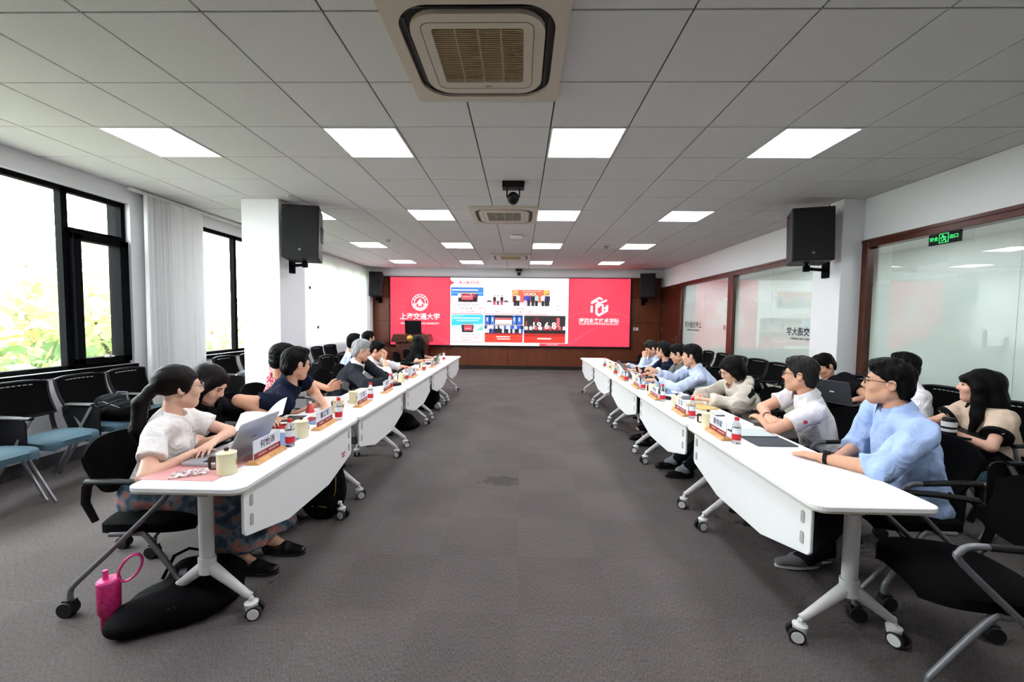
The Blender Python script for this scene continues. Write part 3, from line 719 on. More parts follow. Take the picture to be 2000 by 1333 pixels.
for k in range(9): person_sil(a, 1270 + k * 74, 885, 130, rn.choice(('f2e8ea', 'e85a60', 'f8f0f0')), '141214', 26)
box_(a, 1740, 640, 1790, 790, 'e86a70', 4); box_(a, 1400, 640, 1470, 720, '7a2428', 3); box_(a, 1255, 690, 1290, 760, '8a4a40', 3)
box_(a, 1236, 884, 1878, 1030, 'e8382c', 8); box_(a, 1236, 884, 1878, 930, 'c82420', 9); box_(a, 1445, 952, 1660, 974, 'fff0ea', 10)
ph = a.done('slide_photo', slide)
for t_, u in (('1', 1390), ('9', 1470), ('6', 1590), ('8', 1700)):
    x_, z_ = SZ(u, 765); lettering(t_, x_, z_, .27, 'fff4f2', ph, 12, .009)
x_, z_ = SZ(385, 112); lettering('育人模式创新', x_, z_, .105, 'd8405c', slide, 3, .002)
x_, z_ = SZ(1745, 115); lettering('F—', x_, z_, .07, 'e0546e', slide, 3, .001)
for txt, u, v, c, sz in (('国际产学研用合作会议 第三届创新', 365, 455, '93838a', .043), ('学生获 全国大赛', 330, 505, 'b04c62', .05), ('一等奖', 548, 505, 'd84a68', .06), ('未来技术创新大赛金奖', 375, 553, 'c04460', .043), ('未来人才培养交流会', 1130, 502, '93838a', .045), ('聚焦前沿', 820, 555, 'd8607a', .043), ('未来技术 国际化人才培养', 1200, 555, 'e0546e', .046), ('创新实践', 1765, 465, 'd87888', .04), ('展示', 1768, 522, 'cc6478', .045), ('“互联网+”创新创业大赛', 345, 912, 'a08c94', .043), ('第九届 全国大学生创新赛', 390, 957, 'cc6478', .043), ('荣获全国金奖', 345, 1000, 'e0607a', .046), ('饮水思源 爱国荣校', 1680, 1057, 'f8c8cc', .042)):
    x_, z_ = SZ(u, v); lettering(txt, x_, z_, sz, c, slide, 3, .0012)

# wall sockets on the veneer
for (x, z, w, h), lab in zip(((3.42, 1.25, .15, .09), (-4.1, .32, .14, .09)), ('white switch plate on the wood wall right of the screen', 'white socket low on the wood wall by the left row')):
    e = empty('wall_socket', lab, 'wall socket', (x, YB - .025, z))
    MB().bx(-w / 2, w / 2, -.01, 0, -h / 2, h / 2).build('plate', M['white_metal'], e, bevel=.003)
    for k in (-1, 1): MB().bx(k * w * .22 - .02, k * w * .22 + .02, -.013, -.009, -.02, .02).build('switch', mat('switch_grey', '6f7074', .4) if k < 0 else M['white_metal'], e)

# podium with laptop
pod = empty('podium', 'dark red wooden podium with gold emblem in front of the screen', 'podium', (-3.02, 11.45, 0))
MB().prism([(-.36, 0), (.36, 0), (.42, .86), (-.42, .86)], 'y', -.22, .25).build('body', M['wood'], pod, bevel=.01)
MB().prism([(-.52, .84), (.52, .84), (.52, .92), (.46, 1.06), (-.46, 1.06), (-.52, .92)], 'y', -.28, .30).build('desk', M['wood'], pod, bevel=.012)
MB().lathe([(0, -.015), (.07, -.012), (.085, 0)], (0, -.28, .95), 24, 'y').build('emblem', mat('gold', 'c9a24a', .3, metal=.9), pod, smooth=True)
MB().box((0, .12, 1.035), (.98, .3, .02)).build('top_ledge', M['wood'], pod)
lp = empty('laptop', 'open black laptop seen from behind on the podium', 'laptop', (-2.98, 11.52, 1.06))
MB().bx(-.22, .22, -.13, .14, 0, .02).build('base', M['black'], lp, bevel=.005)
MB().box((0, -.16, .20), (.46, .014, .36), Matrix.Rotation(.12, 3, 'X')).build('lid', M['black'], lp, bevel=.005)
# exit sign hanging behind the glass top
ex = empty('exit_sign', 'black exit sign with green running figure on the glass', 'exit sign', (XR - .012, 4.13, 2.32), -PI / 2)
MB().bx(-.15, .15, -.012, .012, -.055, .055).build('housing', M['black'], ex, bevel=.004)
G = glow('30e070', 1.4)
for u0, u1, z0, z1 in ((-.045, .045, -.045, -.040), (-.045, .045, .040, .045), (-.045, -.040, -.045, .045), (.040, .045, -.045, .045)): MB().bx(u0, u1, -.0135, -.012, z0, z1).build('pictogram_frame', G, ex)
mm = MB()
for pth in ([(-.005, 0, .015), (.008, 0, -.008), (-.006, 0, -.022), (-.022, 0, -.028)], [(.008, 0, -.008), (.020, 0, -.02), (.024, 0, -.036)], [(-.004, 0, .014), (-.02, 0, .008), (-.026, 0, -.006)], [(-.002, 0, .014), (.016, 0, .01), (.024, 0, .0)]): mm.tube([(x, -.0135, z) for x, y, z in pth], .0045, 6)
mm.ball((-.010, -.0135, .028), .007, 8, 6); mm.build('running_figure', G, ex)
link('lettering', text_mesh('安全', .042, G, bold=.0006), ex, (-.095, -.0135, 0)); link('lettering', text_mesh('出口', .042, G, bold=.0006), ex, (.095, -.0135, 0))
# mirrored print on the glass (it is meant to be read from the corridor)
DK = mat('black_vinyl', '26282a', .6); GV = mat('grey_vinyl', 'bcc6c5', .6); RV = mat('red_vinyl', '9c3a44', .6); WV = mat('white_vinyl', 'f4f6f5', .5)
def glass_print(win, txt, y, z, size, m, bold=.001):
    o = link('lettering', text_mesh(txt, size, m, bold=bold), win, (XR + .043, y, z)); o.rotation_euler = (0, 0, -PI / 2); o.scale = (-1, 1, 1)
glass_print(win5, '上海交通大学', 6.15, 1.34, .13, DK, .002); glass_print(win5, 'SHANGHAI JIAO TONG UNIVERSITY', 6.15, 1.24, .036, DK)
glass_print(win5, '上海交通大学', 10.05, 1.40, .16, DK, .002); glass_print(win5, 'SHANGHAI JIAO TONG UNIVERSITY', 10.05, 1.28, .045, DK)
glass_print(win5, '未来', 8.45, 1.36, .12, RV)
g = MB(); 
def gs(pts, w=.035):
    for p, q in zip(pts, pts[1:]):
        d = (Vector(q) - Vector(p)); L_ = d.length; ang = math.atan2(d.y, d.x)
        g.box((XR + .0425, (p[0] + q[0]) / 2, (p[1] + q[1]) / 2), (.001, L_ + w * .6, w), Matrix.Rotation(ang, 3, 'X'))
pts_ = [(3.80, 1.44), (3.80, 1.32)] + [(3.70 + .10 * math.cos(t), 1.32 + .10 * math.sin(t)) for t in [-PI * k / 12 for k in range(1, 12)]] + [(3.60, 1.32), (3.60, 1.38)]
in_ = [(3.765, 1.44), (3.765, 1.32)] + [(3.70 + .065 * math.cos(t), 1.32 + .065 * math.sin(t)) for t in [-PI * k / 12 for k in range(1, 12)]] + [(3.635, 1.32), (3.635, 1.38)]
for k in range(len(pts_) - 1): g.add([(XR + .0435, *p) for p in (pts_[k], pts_[k + 1], in_[k + 1], in_[k])], [(0, 1, 2, 3)])
g.build('emblem_print', GV, win4)
# ================================================================== tables
TZ, TL, TD = .715, 1.36, .53
M['bracket'] = mat('taupe_bracket', '8d8277', .5)
M['rubber'] = mat('black_rubber', '19191a', .7)
def caster(parent, x, y, yaw, r=.034, hub=None):
    R = Matrix.Rotation(yaw, 3, 'Z'); off = Vector((x, y, 0))
    def tr(mb): mb.v = [tuple(R @ Vector(p) + off) for p in mb.v]; return mb
    c = tr(MB().lathe([(.026, .046), (.032, .08), (.014, .088), (.011, .105)], (0, 0, 0), 12).bx(-.02, .006, -.012, .012, .03, .08)).build('caster', M['white_metal'], parent, smooth=True)
    for k in (-1, 1):
        tr(MB().lathe([(.012, k * .012), (r, k * .012), (r, k * .030), (r * .8, k * .032)], (-.016, 0, r), 20, 'y')).build('tyre', M['rubber'], c, smooth=30)
        tr(MB().lathe([(r * .8, k * .028), (r * .76, k * .0345), (0, k * .0345)], (-.016, 0, r), 20, 'y')).build('hub', M['white_metal'], c, smooth=30)
def make_table(label):
    """aisle edge at x=0, sitter's side at x=TD, length along y"""
    t = empty('folding_table', label, 'table', group='white flip-top conference tables')
    MB().prism(rrect(0, TD, 0, TL, .055, 6), 'z', TZ - .022, TZ).build('tabletop', M['white_top'], t, bevel=.0035, seg=2)
    o2 = rrect(.0025, TD - .0025, .0025, TL - .0025, .053, 6); MB().prism(o2, 'z', TZ - .029, TZ - .0215).build('edge_band', M['edge'], t)
    for ye, s in ((.17, -1), (TL - .17, 1)):
        xc = TD / 2 + .025
        MB().prism([(xc - .075, TZ - .029), (xc + .075, TZ - .029), (xc + .03, TZ - .10), (xc - .03, TZ - .10)], 'y', ye - .03, ye + .03).bx(xc - .18, xc + .18, ye - .02, ye + .02, TZ - .042, TZ - .029).build('bracket', M['bracket'], t, bevel=.005)
        lg = MB().tube([(xc, ye, .26), (xc, ye, TZ - .08)], .035, 20, flat=((0, 1, 0), .72)).build('leg', M['white_metal'], t, smooth=True)
        MB().tube([(xc, ye, .225), (xc, ye, .305)], [.040, .042], 20, flat=((0, 1, 0), .75)).build('collar', M['white_metal'], lg, smooth=True)
        for k in (-1, 1):
            xe = xc + k * .215
            MB().tube([(xc, ye, .275), (xc + k * .03, ye, .245), (xe - k * .02, ye, .118), (xe, ye, .112)], [.028, .030, .019, .016], 12, flat=((0, 1, 0), .85)).build('foot', M['white_metal'], lg, smooth=True)
            caster(t, xe, ye, random.uniform(-.9, .9) + (0 if k < 0 else 2.6))
    pz = [(.075, TZ - .035), (TL - .075, TZ - .035)]
    outline = [(.095, TZ - .035), (TL - .095, TZ - .035), (TL - .075, TZ - .055), (TL - .075, .475), (TL - .092, .455), (TL - .44, .365), (.44, .365), (.092, .455), (.075, .475), (.075, TZ - .055)]
    mp = MB().prism(outline, 'x', .035, .050).build('modesty_panel', M['white_top'], t, bevel=.004)
    for yy in (.125, TL - .125):
        for zz in (TZ - .10, .52): MB().prism(rrect(yy - .010, yy + .010, zz - .028, zz + .028, .009), 'x', .030, .0351).build('clip', mat('clip_grey', 'b4b4b0', .5), mp)
    MB().tube([(TD / 2 + .05, .2, .60), (TD / 2 + .05, TL - .2, .60)], .014, 8).build('cross_bar', M['bracket'], t)
    return t
RX, LX, TY0 = 1.24, -1.235, 1.70
NM = ('nearest', 'second', 'third', 'fourth', 'farthest')
t0 = make_table('x')
for k in range(5):
    lab = '%s white folding table of the row along the %s' % (NM[k], 'glass partition')
    if k == 0: t0['label'] = lab; t0.location = (RX, TY0, 0)
    else: dup(t0, (RX, TY0 + k * TL, 0), 0, lab)
    lab = '%s white folding table of the row along the %s' % (NM[k], 'windows')
    dup(t0, (LX, TY0 + .06 + (k + 1) * TL, 0), PI, lab)
# asset sticker on the near left table's panel
tl0 = [o for o in COL.objects if o.name.startswith('folding_table') and o['label'].startswith('nearest') and 'windows' in o['label']][0]
st = MB().bx(.0335, .035, .19, .25, .50, .512).build('asset_sticker', mat('red_sticker', 'b23a4a', .6), tl0)
MB().bx(.0335, .035, .20, .24, .478, .492).build('asset_sticker', mat('red_sticker', 'b23a4a', .6), tl0)

# ================================================================== chairs
M['mesh'] = mat('black_mesh', '09090a', .85, spec=.08, bump=(900, .4))
M['seatblk'] = mat('black_seat_fabric', '0a0a0b', .9, spec=.08, bump=(500, .3))
M['seatblue'] = mat('blue_grey_seat', '36505d', .8, bump=(400, .25))
def back_fn(w0, w1, z0, z1, y0, y1, curve=.05, rnd=.07):
    def fn(u, v):
        x = (u - .5) * 2; w = w0 + (w1 - w0) * v
        vv = v
        return (x * w / 2, y0 + (y1 - y0) * v + curve * (x * x) * .9 - .02 * math.sin(PI * v), z0 + (z1 - z0) * vv - rnd * (abs(x) ** 3) * (1 if v > .5 else -.8) * abs(2 * v - 1))
    return fn
def make_task_chair(label):
    """front-row chair, sitter faces +y"""
    c = empty('task_chair', label, 'chair', group='black front-row chairs')
    MB().grid(lambda u, v: ((u - .5) * .48 * (1 - .42 * abs(2 * v - 1) ** 5), -.21 + v * .45, .462 + .012 * math.sin(PI * v) - .020 * abs(2 * u - 1) ** 5 - .022 * abs(2 * v - 1) ** 5), 16, 16, thick=(0, 0, -.042)).build('seat', M['seatblk'], c, smooth=60)
    MB().grid(back_fn(.38, .42, .55, .85, -.21, -.28), 14, 12, thick=(0, -.016, 0)).build('backrest', M['mesh'], c, smooth=60)
    for s in (-1, 1):
        MB().tube([(s * .20, -.20, .45), (s * .21, -.235, .55), (s * .225, -.21, .64), (s * .235, -.18, .665)], [.016, .02, .022, .018], 8, flat=((1, 0, 0), .8)).build('back_bracket', M['black'], c, smooth=True)
        MB().tube([(s * .235, -.20, .665), (s * .25, -.05, .672), (s * .255, .11, .668)], [.021, .020, .018], 10, flat=((0, 0, 1), .7)).build('armrest', M['black'], c, smooth=True)
        MB().tube([*crv([(s * .255, .10, .668), (s * .257, .160, .665), (s * .258, .196, .640), (s * .258, .185, .595), (s * .25, -.02, .39), (s * .25, -.255, .165), (s * .25, -.285, .120), (s * .25, -.287, .075)])], .0125, 10).build('rear_leg', M['greytube'], c, smooth=True)
        MB().tube([*crv([(s * .235, -.10, .40), (s * .235, .03, .405), (s * .238, .08, .385), (s * .245, .235, .165), (s * .245, .258, .12), (s * .245, .258, .075)])], .0125, 10).build('front_leg', M['greytube'], c, smooth=True)
        for yy in (-.287, .258):
            w = MB().lathe([(.008, -.025), (.036, -.025), (.038, -.018), (.038, .018), (.036, .025), (.008, .025)], (s * .25, yy - .012, .038), 18, 'x').box((s * .25, yy - .004, .062), (.03, .05, .04)).build('caster', M['rubber'], c, smooth=30)
    MB().tube([(-.235, -.10, .40), (.235, -.10, .40)], .011, 8).tube([(-.237, .05, .40), (.237, .05, .40)], .011, 8).build('seat_frame', M['greytube'], c, smooth=True)
    return c
def make_wall_chair(label, tablet):
    """second-row chair with a writing board; board 'down' hangs beside the seat, 'up' lies across the lap"""
    c = empty('tablet_chair', label, 'chair', group='chairs with writing boards')
    MB().grid(lambda u, v: ((u - .5) * .47 * (1 - .30 * abs(2 * v - 1) ** 5), -.20 + v * .45, .468 + .012 * math.sin(PI * v) - .020 * abs(2 * u - 1) ** 5 - .022 * abs(2 * v - 1) ** 5), 14, 14, thick=(0, 0, -.048)).build('seat', M['seatblue'], c, smooth=60)
    fn = back_fn(.43, .45, .60, .90, -.24, -.33, .03, .018)
    MB().grid(fn, 12, 8, thick=(0, -.012, 0)).build('backrest', M['mesh'], c, smooth=60)
    rim = [fn(u / 10, 1) for u in range(11)] + [fn(1, 1 - v / 8) for v in range(1, 9)] + [fn(1 - u / 10, 0) for u in range(1, 11)] + [fn(0, v / 8) for v in range(1, 9)]
    bf = MB().tube([Vector(p) + Vector((0, -.006, 0)) for p in rim], .014, 6).build('back_frame', M['black'], c, smooth=True)
    for k in range(7):
        x = (k - 3) * .038; p = fn(.5 + x / .45, .90); MB().box((x, p[1] + .0035, p[2]), (.026, .004, .006)).build('slot', mat('slot_light', 'b9babc', .6), bf)
    for s in (-1, 1):
        MB().tube([(s * .17, -.14, .43), (s * .20, -.215, .46), (s * .205, -.245, .55), (s * .205, -.25, .63)], .017, 8).build('back_bracket', M['black'], c, smooth=True)
        MB().tube([(s * .25, -.15, .665), (s * .255, .10, .665)], [.024, .022], 10, flat=((0, 0, 1), .6)).build('armrest', M['black'], c, smooth=True)
        MB().tube([(s * .255, -.14, .655), (s * .25, .02, .42), (s * .25, .27, .012)], .015, 8, flat=((1, 0, 0), .6)).build('front_leg', M['silver'], c, smooth=True)
        MB().tube([(s * .255, .09, .655), (s * .235, -.02, .44), (s * .235, -.29, .012)], .015, 8, flat=((1, 0, 0), .6)).build('rear_leg', M['silver'], c, smooth=True)
    MB().tube([(-.245, 0, .425), (.245, 0, .425)], .012, 8).tube([(-.24, .1, .40), (.24, .1, .40)], .010, 8).build('seat_frame', M['silver'], c, smooth=True)
    MB().bx(-.16, .16, -.16, -.14, .34, .40).build('book_rack', M['black'], c)
    if tablet == 'down':
        MB().prism(rrect(-.13, .17, .33, .665, .05), 'x', .278, .292).build('writing_board', M['black'], c, bevel=.003)
    elif tablet == 'up':
        MB().prism(rrect(-.20, .275, .03, .36, .05), 'z', .685, .70).build('writing_board', M['black'], c, bevel=.003)
    MB().tube([(.262, .06, .64), (.282, .06, .668)], .012, 8).build('pivot', M['steel'], c)
    return c
TASK = make_task_chair('x'); WALLC = make_wall_chair('x', 'down'); WALLU = make_wall_chair('x', 'up')
USED = set()
def chair(proto, x, y, rz, label):
    if proto not in USED:
        USED.add(proto); KIDS.pop(proto, None); proto.location = (x, y, 0); proto.rotation_euler = (0, 0, rz); proto['label'] = label; return proto
    return dup(proto, (x, y, 0), rz, label)
QL, QR = -PI / 2, PI / 2       # facing +x (left side of the room), facing -x
# ================================================================== soft shapes: distance field -> one smooth mesh
def V3(p): return np.array(p, dtype=np.float32)
def unit(v):
    v = np.asarray(v, float); n = np.linalg.norm(v); return v / n if n > 1e-9 else v
class Soft:
    """smooth union of rounded cones / ellipsoids, polygonised into one continuous surface"""
    def __init__(s, h): s.h = h; s.p = []
    def rc(s, a, b, ra, rb, k=.02, flat=None, cut=None, sub=False):
        s.p.append(('rc', np.asarray(a, float), np.asarray(b, float), ra, rb, k, flat, cut, sub)); return s
    def chain(s, pts, rs, k=.02, flat=None, cut=None):
        for i in range(len(pts) - 1): s.rc(pts[i], pts[i + 1], rs[i], rs[i + 1], k, flat, cut)
        return s
    def el(s, c, r, R=None, k=.02, cut=None, sub=False):
        s.p.append(('el', np.asarray(c, float), np.asarray(r, float), None if R is None else np.asarray(R, float), None, k, None, cut, sub)); return s
    def cutall(s, pt, n): s.p.append(('cut', np.asarray(pt, float), unit(n), 0, 0, 0, None, None, False)); return s
    def bounds(s):
        lo, hi = np.full(3, 1e9), np.full(3, -1e9)
        for q in s.p:
            if q[0] == 'cut' or q[8]: continue
            l, h_ = s.pb(q); lo = np.minimum(lo, l); hi = np.maximum(hi, h_)
        return lo, hi
    def pb(s, q):
        if q[0] == 'rc':
            r = max(q[3], q[4]); return np.minimum(q[1], q[2]) - r, np.maximum(q[1], q[2]) + r
        r = max(q[2]); return q[1] - r, q[1] + r
    def field(s, noise=None, bias=1.2):
        h = s.h; lo, hi = s.bounds(); lo = lo - 4 * h; hi = hi + 4 * h
        n = np.ceil((hi - lo) / h).astype(int) + 1
        F = np.full(n, .5, dtype=np.float32); ax = [(lo[i] + h * np.arange(n[i])).astype(np.float32) for i in range(3)]
        for q in s.p:
            if q[0] == 'cut':
                d = ((ax[0] - q[1][0]) * q[2][0])[:, None, None] + ((ax[1] - q[1][1]) * q[2][1])[None, :, None] + ((ax[2] - q[1][2]) * q[2][2])[None, None, :]
                F = np.maximum(F, d.astype(np.float32)); continue
            l, u = s.pb(q); m = q[5] + 3 * h
            i0 = np.clip(np.floor((l - m - lo) / h).astype(int), 0, n); i1 = np.clip(np.ceil((u + m - lo) / h).astype(int) + 1, 0, n)
            if (i1 <= i0).any(): continue
            X = ax[0][i0[0]:i1[0]][:, None, None]; Y = ax[1][i0[1]:i1[1]][None, :, None]; Z = ax[2][i0[2]:i1[2]][None, None, :]
            if q[0] == 'rc':
                a, b, ra, rb, k, flat, cut, sub = q[1:]
                v = b - a; L2 = max(v @ v, 1e-9)
                t = np.clip(((X - a[0]) * v[0] + (Y - a[1]) * v[1] + (Z - a[2]) * v[2]) / L2, 0, 1)
                dx, dy, dz = X - a[0] - t * v[0], Y - a[1] - t * v[1], Z - a[2] - t * v[2]
                sc = 1.0
                if flat is not None:
                    f = unit(flat[0]); w = (dx * f[0] + dy * f[1] + dz * f[2]) * (1 / flat[1] - 1)
                    dx, dy, dz = dx + f[0] * w, dy + f[1] * w, dz + f[2] * w; sc = min(1.0, flat[1] ** .5)
                d = (np.sqrt(dx * dx + dy * dy + dz * dz) - (ra + (rb - ra) * t)) * sc
            else:
                c, r, R, _, k, _, cut, sub = q[1:]
                dx, dy, dz = X - c[0], Y - c[1], Z - c[2]
                if R is not None: dx, dy, dz = (dx * R[0, 0] + dy * R[1, 0] + dz * R[2, 0]), (dx * R[0, 1] + dy * R[1, 1] + dz * R[2, 1]), (dx * R[0, 2] + dy * R[1, 2] + dz * R[2, 2])
                k0 = np.sqrt((dx / r[0]) ** 2 + (dy / r[1]) ** 2 + (dz / r[2]) ** 2); k1 = np.sqrt((dx / r[0] ** 2) ** 2 + (dy / r[1] ** 2) ** 2 + (dz / r[2] ** 2) ** 2)
                d = k0 * (k0 - 1) / np.maximum(k1, 1e-6)
            if cut is not None:
                for pt, nn in cut:
                    nn = unit(nn); d = np.maximum(d, (X - pt[0]) * nn[0] + (Y - pt[1]) * nn[1] + (Z - pt[2]) * nn[2])
            sl = (slice(i0[0], i1[0]), slice(i0[1], i1[1]), slice(i0[2], i1[2])); o = F[sl]
            if sub:
                d = -d; g = np.clip(.5 - .5 * (o - d) / max(k, 1e-4), 0, 1); F[sl] = o + (d - o) * g + k * g * (1 - g)
            else:
                g = np.clip(.5 + .5 * (o - d) / max(k, 1e-4), 0, 1); F[sl] = o + (d - o) * g - k * g * (1 - g)
        if noise is not None:
            amp, fr, seed = noise; rn_ = np.random.RandomState(seed); N = np.zeros_like(F)
            for _ in range(5):
                w = rn_.randn(3) * fr; ph = rn_.rand() * 6
                N += np.sin((ax[0] * w[0])[:, None, None] + (ax[1] * w[1])[None, :, None] + (ax[2] * w[2] * .6)[None, None, :] + ph).astype(np.float32)
            F = F + amp * (np.abs(N) - bias).astype(np.float32) * .5
        F[0], F[-1], F[:, 0], F[:, -1], F[:, :, 0], F[:, :, -1] = .5, .5, .5, .5, .5, .5
        return F, lo
    def poly(s, noise=None, smooth=1, bias=1.2):
        F, lo = s.field(noise, bias); S = F < 0
        c = np.zeros(tuple(x - 1 for x in F.shape), np.uint8)
        sl = (slice(0, -1), slice(1, None))
        for i in (0, 1):
            for j in (0, 1):
                for k in (0, 1): c += S[sl[i], sl[j], sl[k]]
        act = (c > 0) & (c < 8); ids = np.argwhere(act); idx = np.full(act.shape, -1, np.int64); idx[act] = np.arange(len(ids))
        acc = np.zeros((len(ids), 3)); cnt = np.zeros(len(ids))
        cor = [(i, j, k) for i in (0, 1) for j in (0, 1) for k in (0, 1)]
        val = {o: F[ids[:, 0] + o[0], ids[:, 1] + o[1], ids[:, 2] + o[2]] for o in cor}
        for o in cor:
            for ax_ in range(3):
                if o[ax_]: continue
                e = list(o); e[ax_] = 1; e = tuple(e); a, b = val[o], val[e]; x = (a < 0) != (b < 0)
                t = np.where(x, a / np.where(x, a - b, 1), 0); p = np.tile(np.array(o, float), (len(ids), 1)); p[:, ax_] += t
                acc += p * x[:, None]; cnt += x
        v = lo + s.h * (ids + acc / cnt[:, None])
        quads = []
        for ax_ in range(3):
            A = [slice(1, -1)] * 3; B = [slice(1, -1)] * 3; A[ax_] = slice(0, -1); B[ax_] = slice(1, None)
            a, b = S[tuple(A)], S[tuple(B)]; e = np.argwhere(a != b)
            if not len(e): continue
            sgn = a[tuple(e.T)]
            base = e.copy()
            for q_ in range(3):
                if q_ != ax_: base[:, q_] += 1
            o1, o2 = [(1, 2), (2, 0), (0, 1)][ax_]
            d1 = np.zeros(3, int); d1[o1] = 1; d2 = np.zeros(3, int); d2[o2] = 1
            q4 = [idx[tuple((base - d1 - d2).T)], idx[tuple((base - d2).T)], idx[tuple(base.T)], idx[tuple((base - d1).T)]]
            Q = np.stack(q4, 1); Q[~sgn] = Q[~sgn][:, ::-1]; quads.append(Q)
        Q = np.concatenate(quads); Q = Q[(Q >= 0).all(1)]
        for _ in range(smooth):
            e = np.concatenate([Q[:, [0, 1]], Q[:, [1, 2]], Q[:, [2, 3]], Q[:, [3, 0]]]); n = len(v)
            sm = np.stack([np.bincount(e[:, 0], v[e[:, 1], k], n) + np.bincount(e[:, 1], v[e[:, 0], k], n) for k in range(3)], 1)
            ct = np.bincount(e[:, 0], minlength=n) + np.bincount(e[:, 1], minlength=n)
            v = v * .45 + .55 * sm / np.maximum(ct, 1)[:, None]
        return v, Q
def soft_mesh(name, parts, material):
    """parts: list of (verts, quads) joined into one mesh"""
    vs_, qs, o = [], [], 0
    for v, q in parts: vs_.append(v); qs.append(q + o); o += len(v)
    v = np.concatenate(vs_); q = np.concatenate(qs)
    me = bpy.data.meshes.new(name)
    me.vertices.add(len(v)); me.vertices.foreach_set('co', v.astype(np.float32).ravel())
    me.loops.add(q.size); me.loops.foreach_set('vertex_index', q.astype(np.int32).ravel())
    me.polygons.add(len(q)); me.polygons.foreach_set('loop_start', np.arange(0, q.size, 4, dtype=np.int32)); me.polygons.foreach_set('loop_total', np.full(len(q), 4, np.int32))
    me.polygons.foreach_set('use_smooth', np.ones(len(q), bool))
    me.update(calc_edges=True); me.validate(); me.materials.append(material)
    return me
# ================================================================== chairs put out
for (x, y, rz, lab) in (
    (-1.93, 2.18, QL + .06, 'black task chair under the ponytailed woman at the near left table end'),
    (-2.22, 2.76, QL, 'black task chair of the long haired woman in black'),
    (-2.16, 3.30, QL, 'black task chair under the man in the navy polo'),
    (-2.30, 3.86, QL, 'black task chair of the man in the red patterned shirt'),
    (-2.20, 5.00, QL, 'black task chair under the grey haired man'),
    (-2.24, 5.60, QL, 'black task chair of the man in the white shirt by the microphone'),
    (-2.12, 7.78, QL, 'black task chair under the long haired woman near the podium'),
    (-2.10, 8.42, QL - .1, 'empty black task chair at the far end of the window row'),
    (1.88, 1.72, QR - .22, 'empty black task chair at the near right table end'),
    (2.16, 2.35, QR, 'black task chair under the man in the bright blue shirt'),
    (2.20, 3.07, QR, 'black task chair under the man in the white polo'),
    (2.22, 4.02, QR, 'black task chair under the woman in the beige jacket'),
    (2.24, 4.82, QR, 'black task chair of the man in the pale blue shirt'),
    (2.30, 5.50, QR, 'black task chair of the man in the grey shirt and glasses'),
    (2.28, 6.12, QR, 'black task chair of the man in the dark navy shirt'),
    (2.28, 6.76, QR, 'black task chair under the man resting his chin'),
    (2.18, 7.42, QR, 'empty black task chair beside the man resting his chin'),
    (2.14, 8.02, QR + .1, 'empty black task chair at the far end of the partition row')):
    chair(TASK, x, y, rz, lab)
for (x, y, rz, lab) in (
    (-3.92, 2.85, QL, 'blue seated board chair cut off by the left picture edge'),
    (-4.00, 3.38, QL - .05, 'blue seated board chair against the wall at far left, empty'),
    (-4.00, 3.92, QL, 'blue seated board chair with a black backpack lying on it'),
    (-4.05, 4.46, QL + .05, 'blue seated board chair below the near window corner'),
    (-4.05, 5.95, QL, 'board chair carrying the dark blue bag under the second window'),
    (-4.05, 6.52, QL, 'board chair beside the column under the second window'),
    (-3.75, 7.55, QL + .1, 'blue seated board chair nearest the column before the sheer curtain'),
    (-3.80, 8.20, QL, 'middle blue seated board chair before the sheer curtain'),
    (-3.85, 8.85, QL - .1, 'board chair farthest along the sheer curtain'),
    (-2.70, 6.30, QL, 'board chair of the man in the pale blue shirt behind the row'),
    (-2.70, 6.92, QL, 'board chair of the dark haired man farthest behind the row'),
    (3.40, 5.95, QR, 'empty board chair beside the column, nearest of the far group'),
    (3.45, 6.52, QR + .1, 'second empty board chair in front of the far glass'),
    (3.45, 7.10, QR, 'third empty board chair in front of the far glass'),
    (3.45, 7.68, QR, 'fourth empty board chair in front of the far glass'),
    (3.45, 8.26, QR, 'last empty board chair in front of the far glass'),
    (3.62, 3.84, QR, 'board chair of the person in white behind the blue shirt man'),
    (2.95, 2.18, QR - .12, 'dark board chair cut off by the right picture edge')):
    chair(WALLC, x, y, rz, lab)
for (x, y, rz, lab) in (
    (3.50, 4.42, QR + .35, 'board chair of the man in black, laptop on its board'),
    (3.42, 3.05, QR, 'board chair of the long haired woman, tumbler on its board')):
    chair(WALLU, x, y, rz, lab)

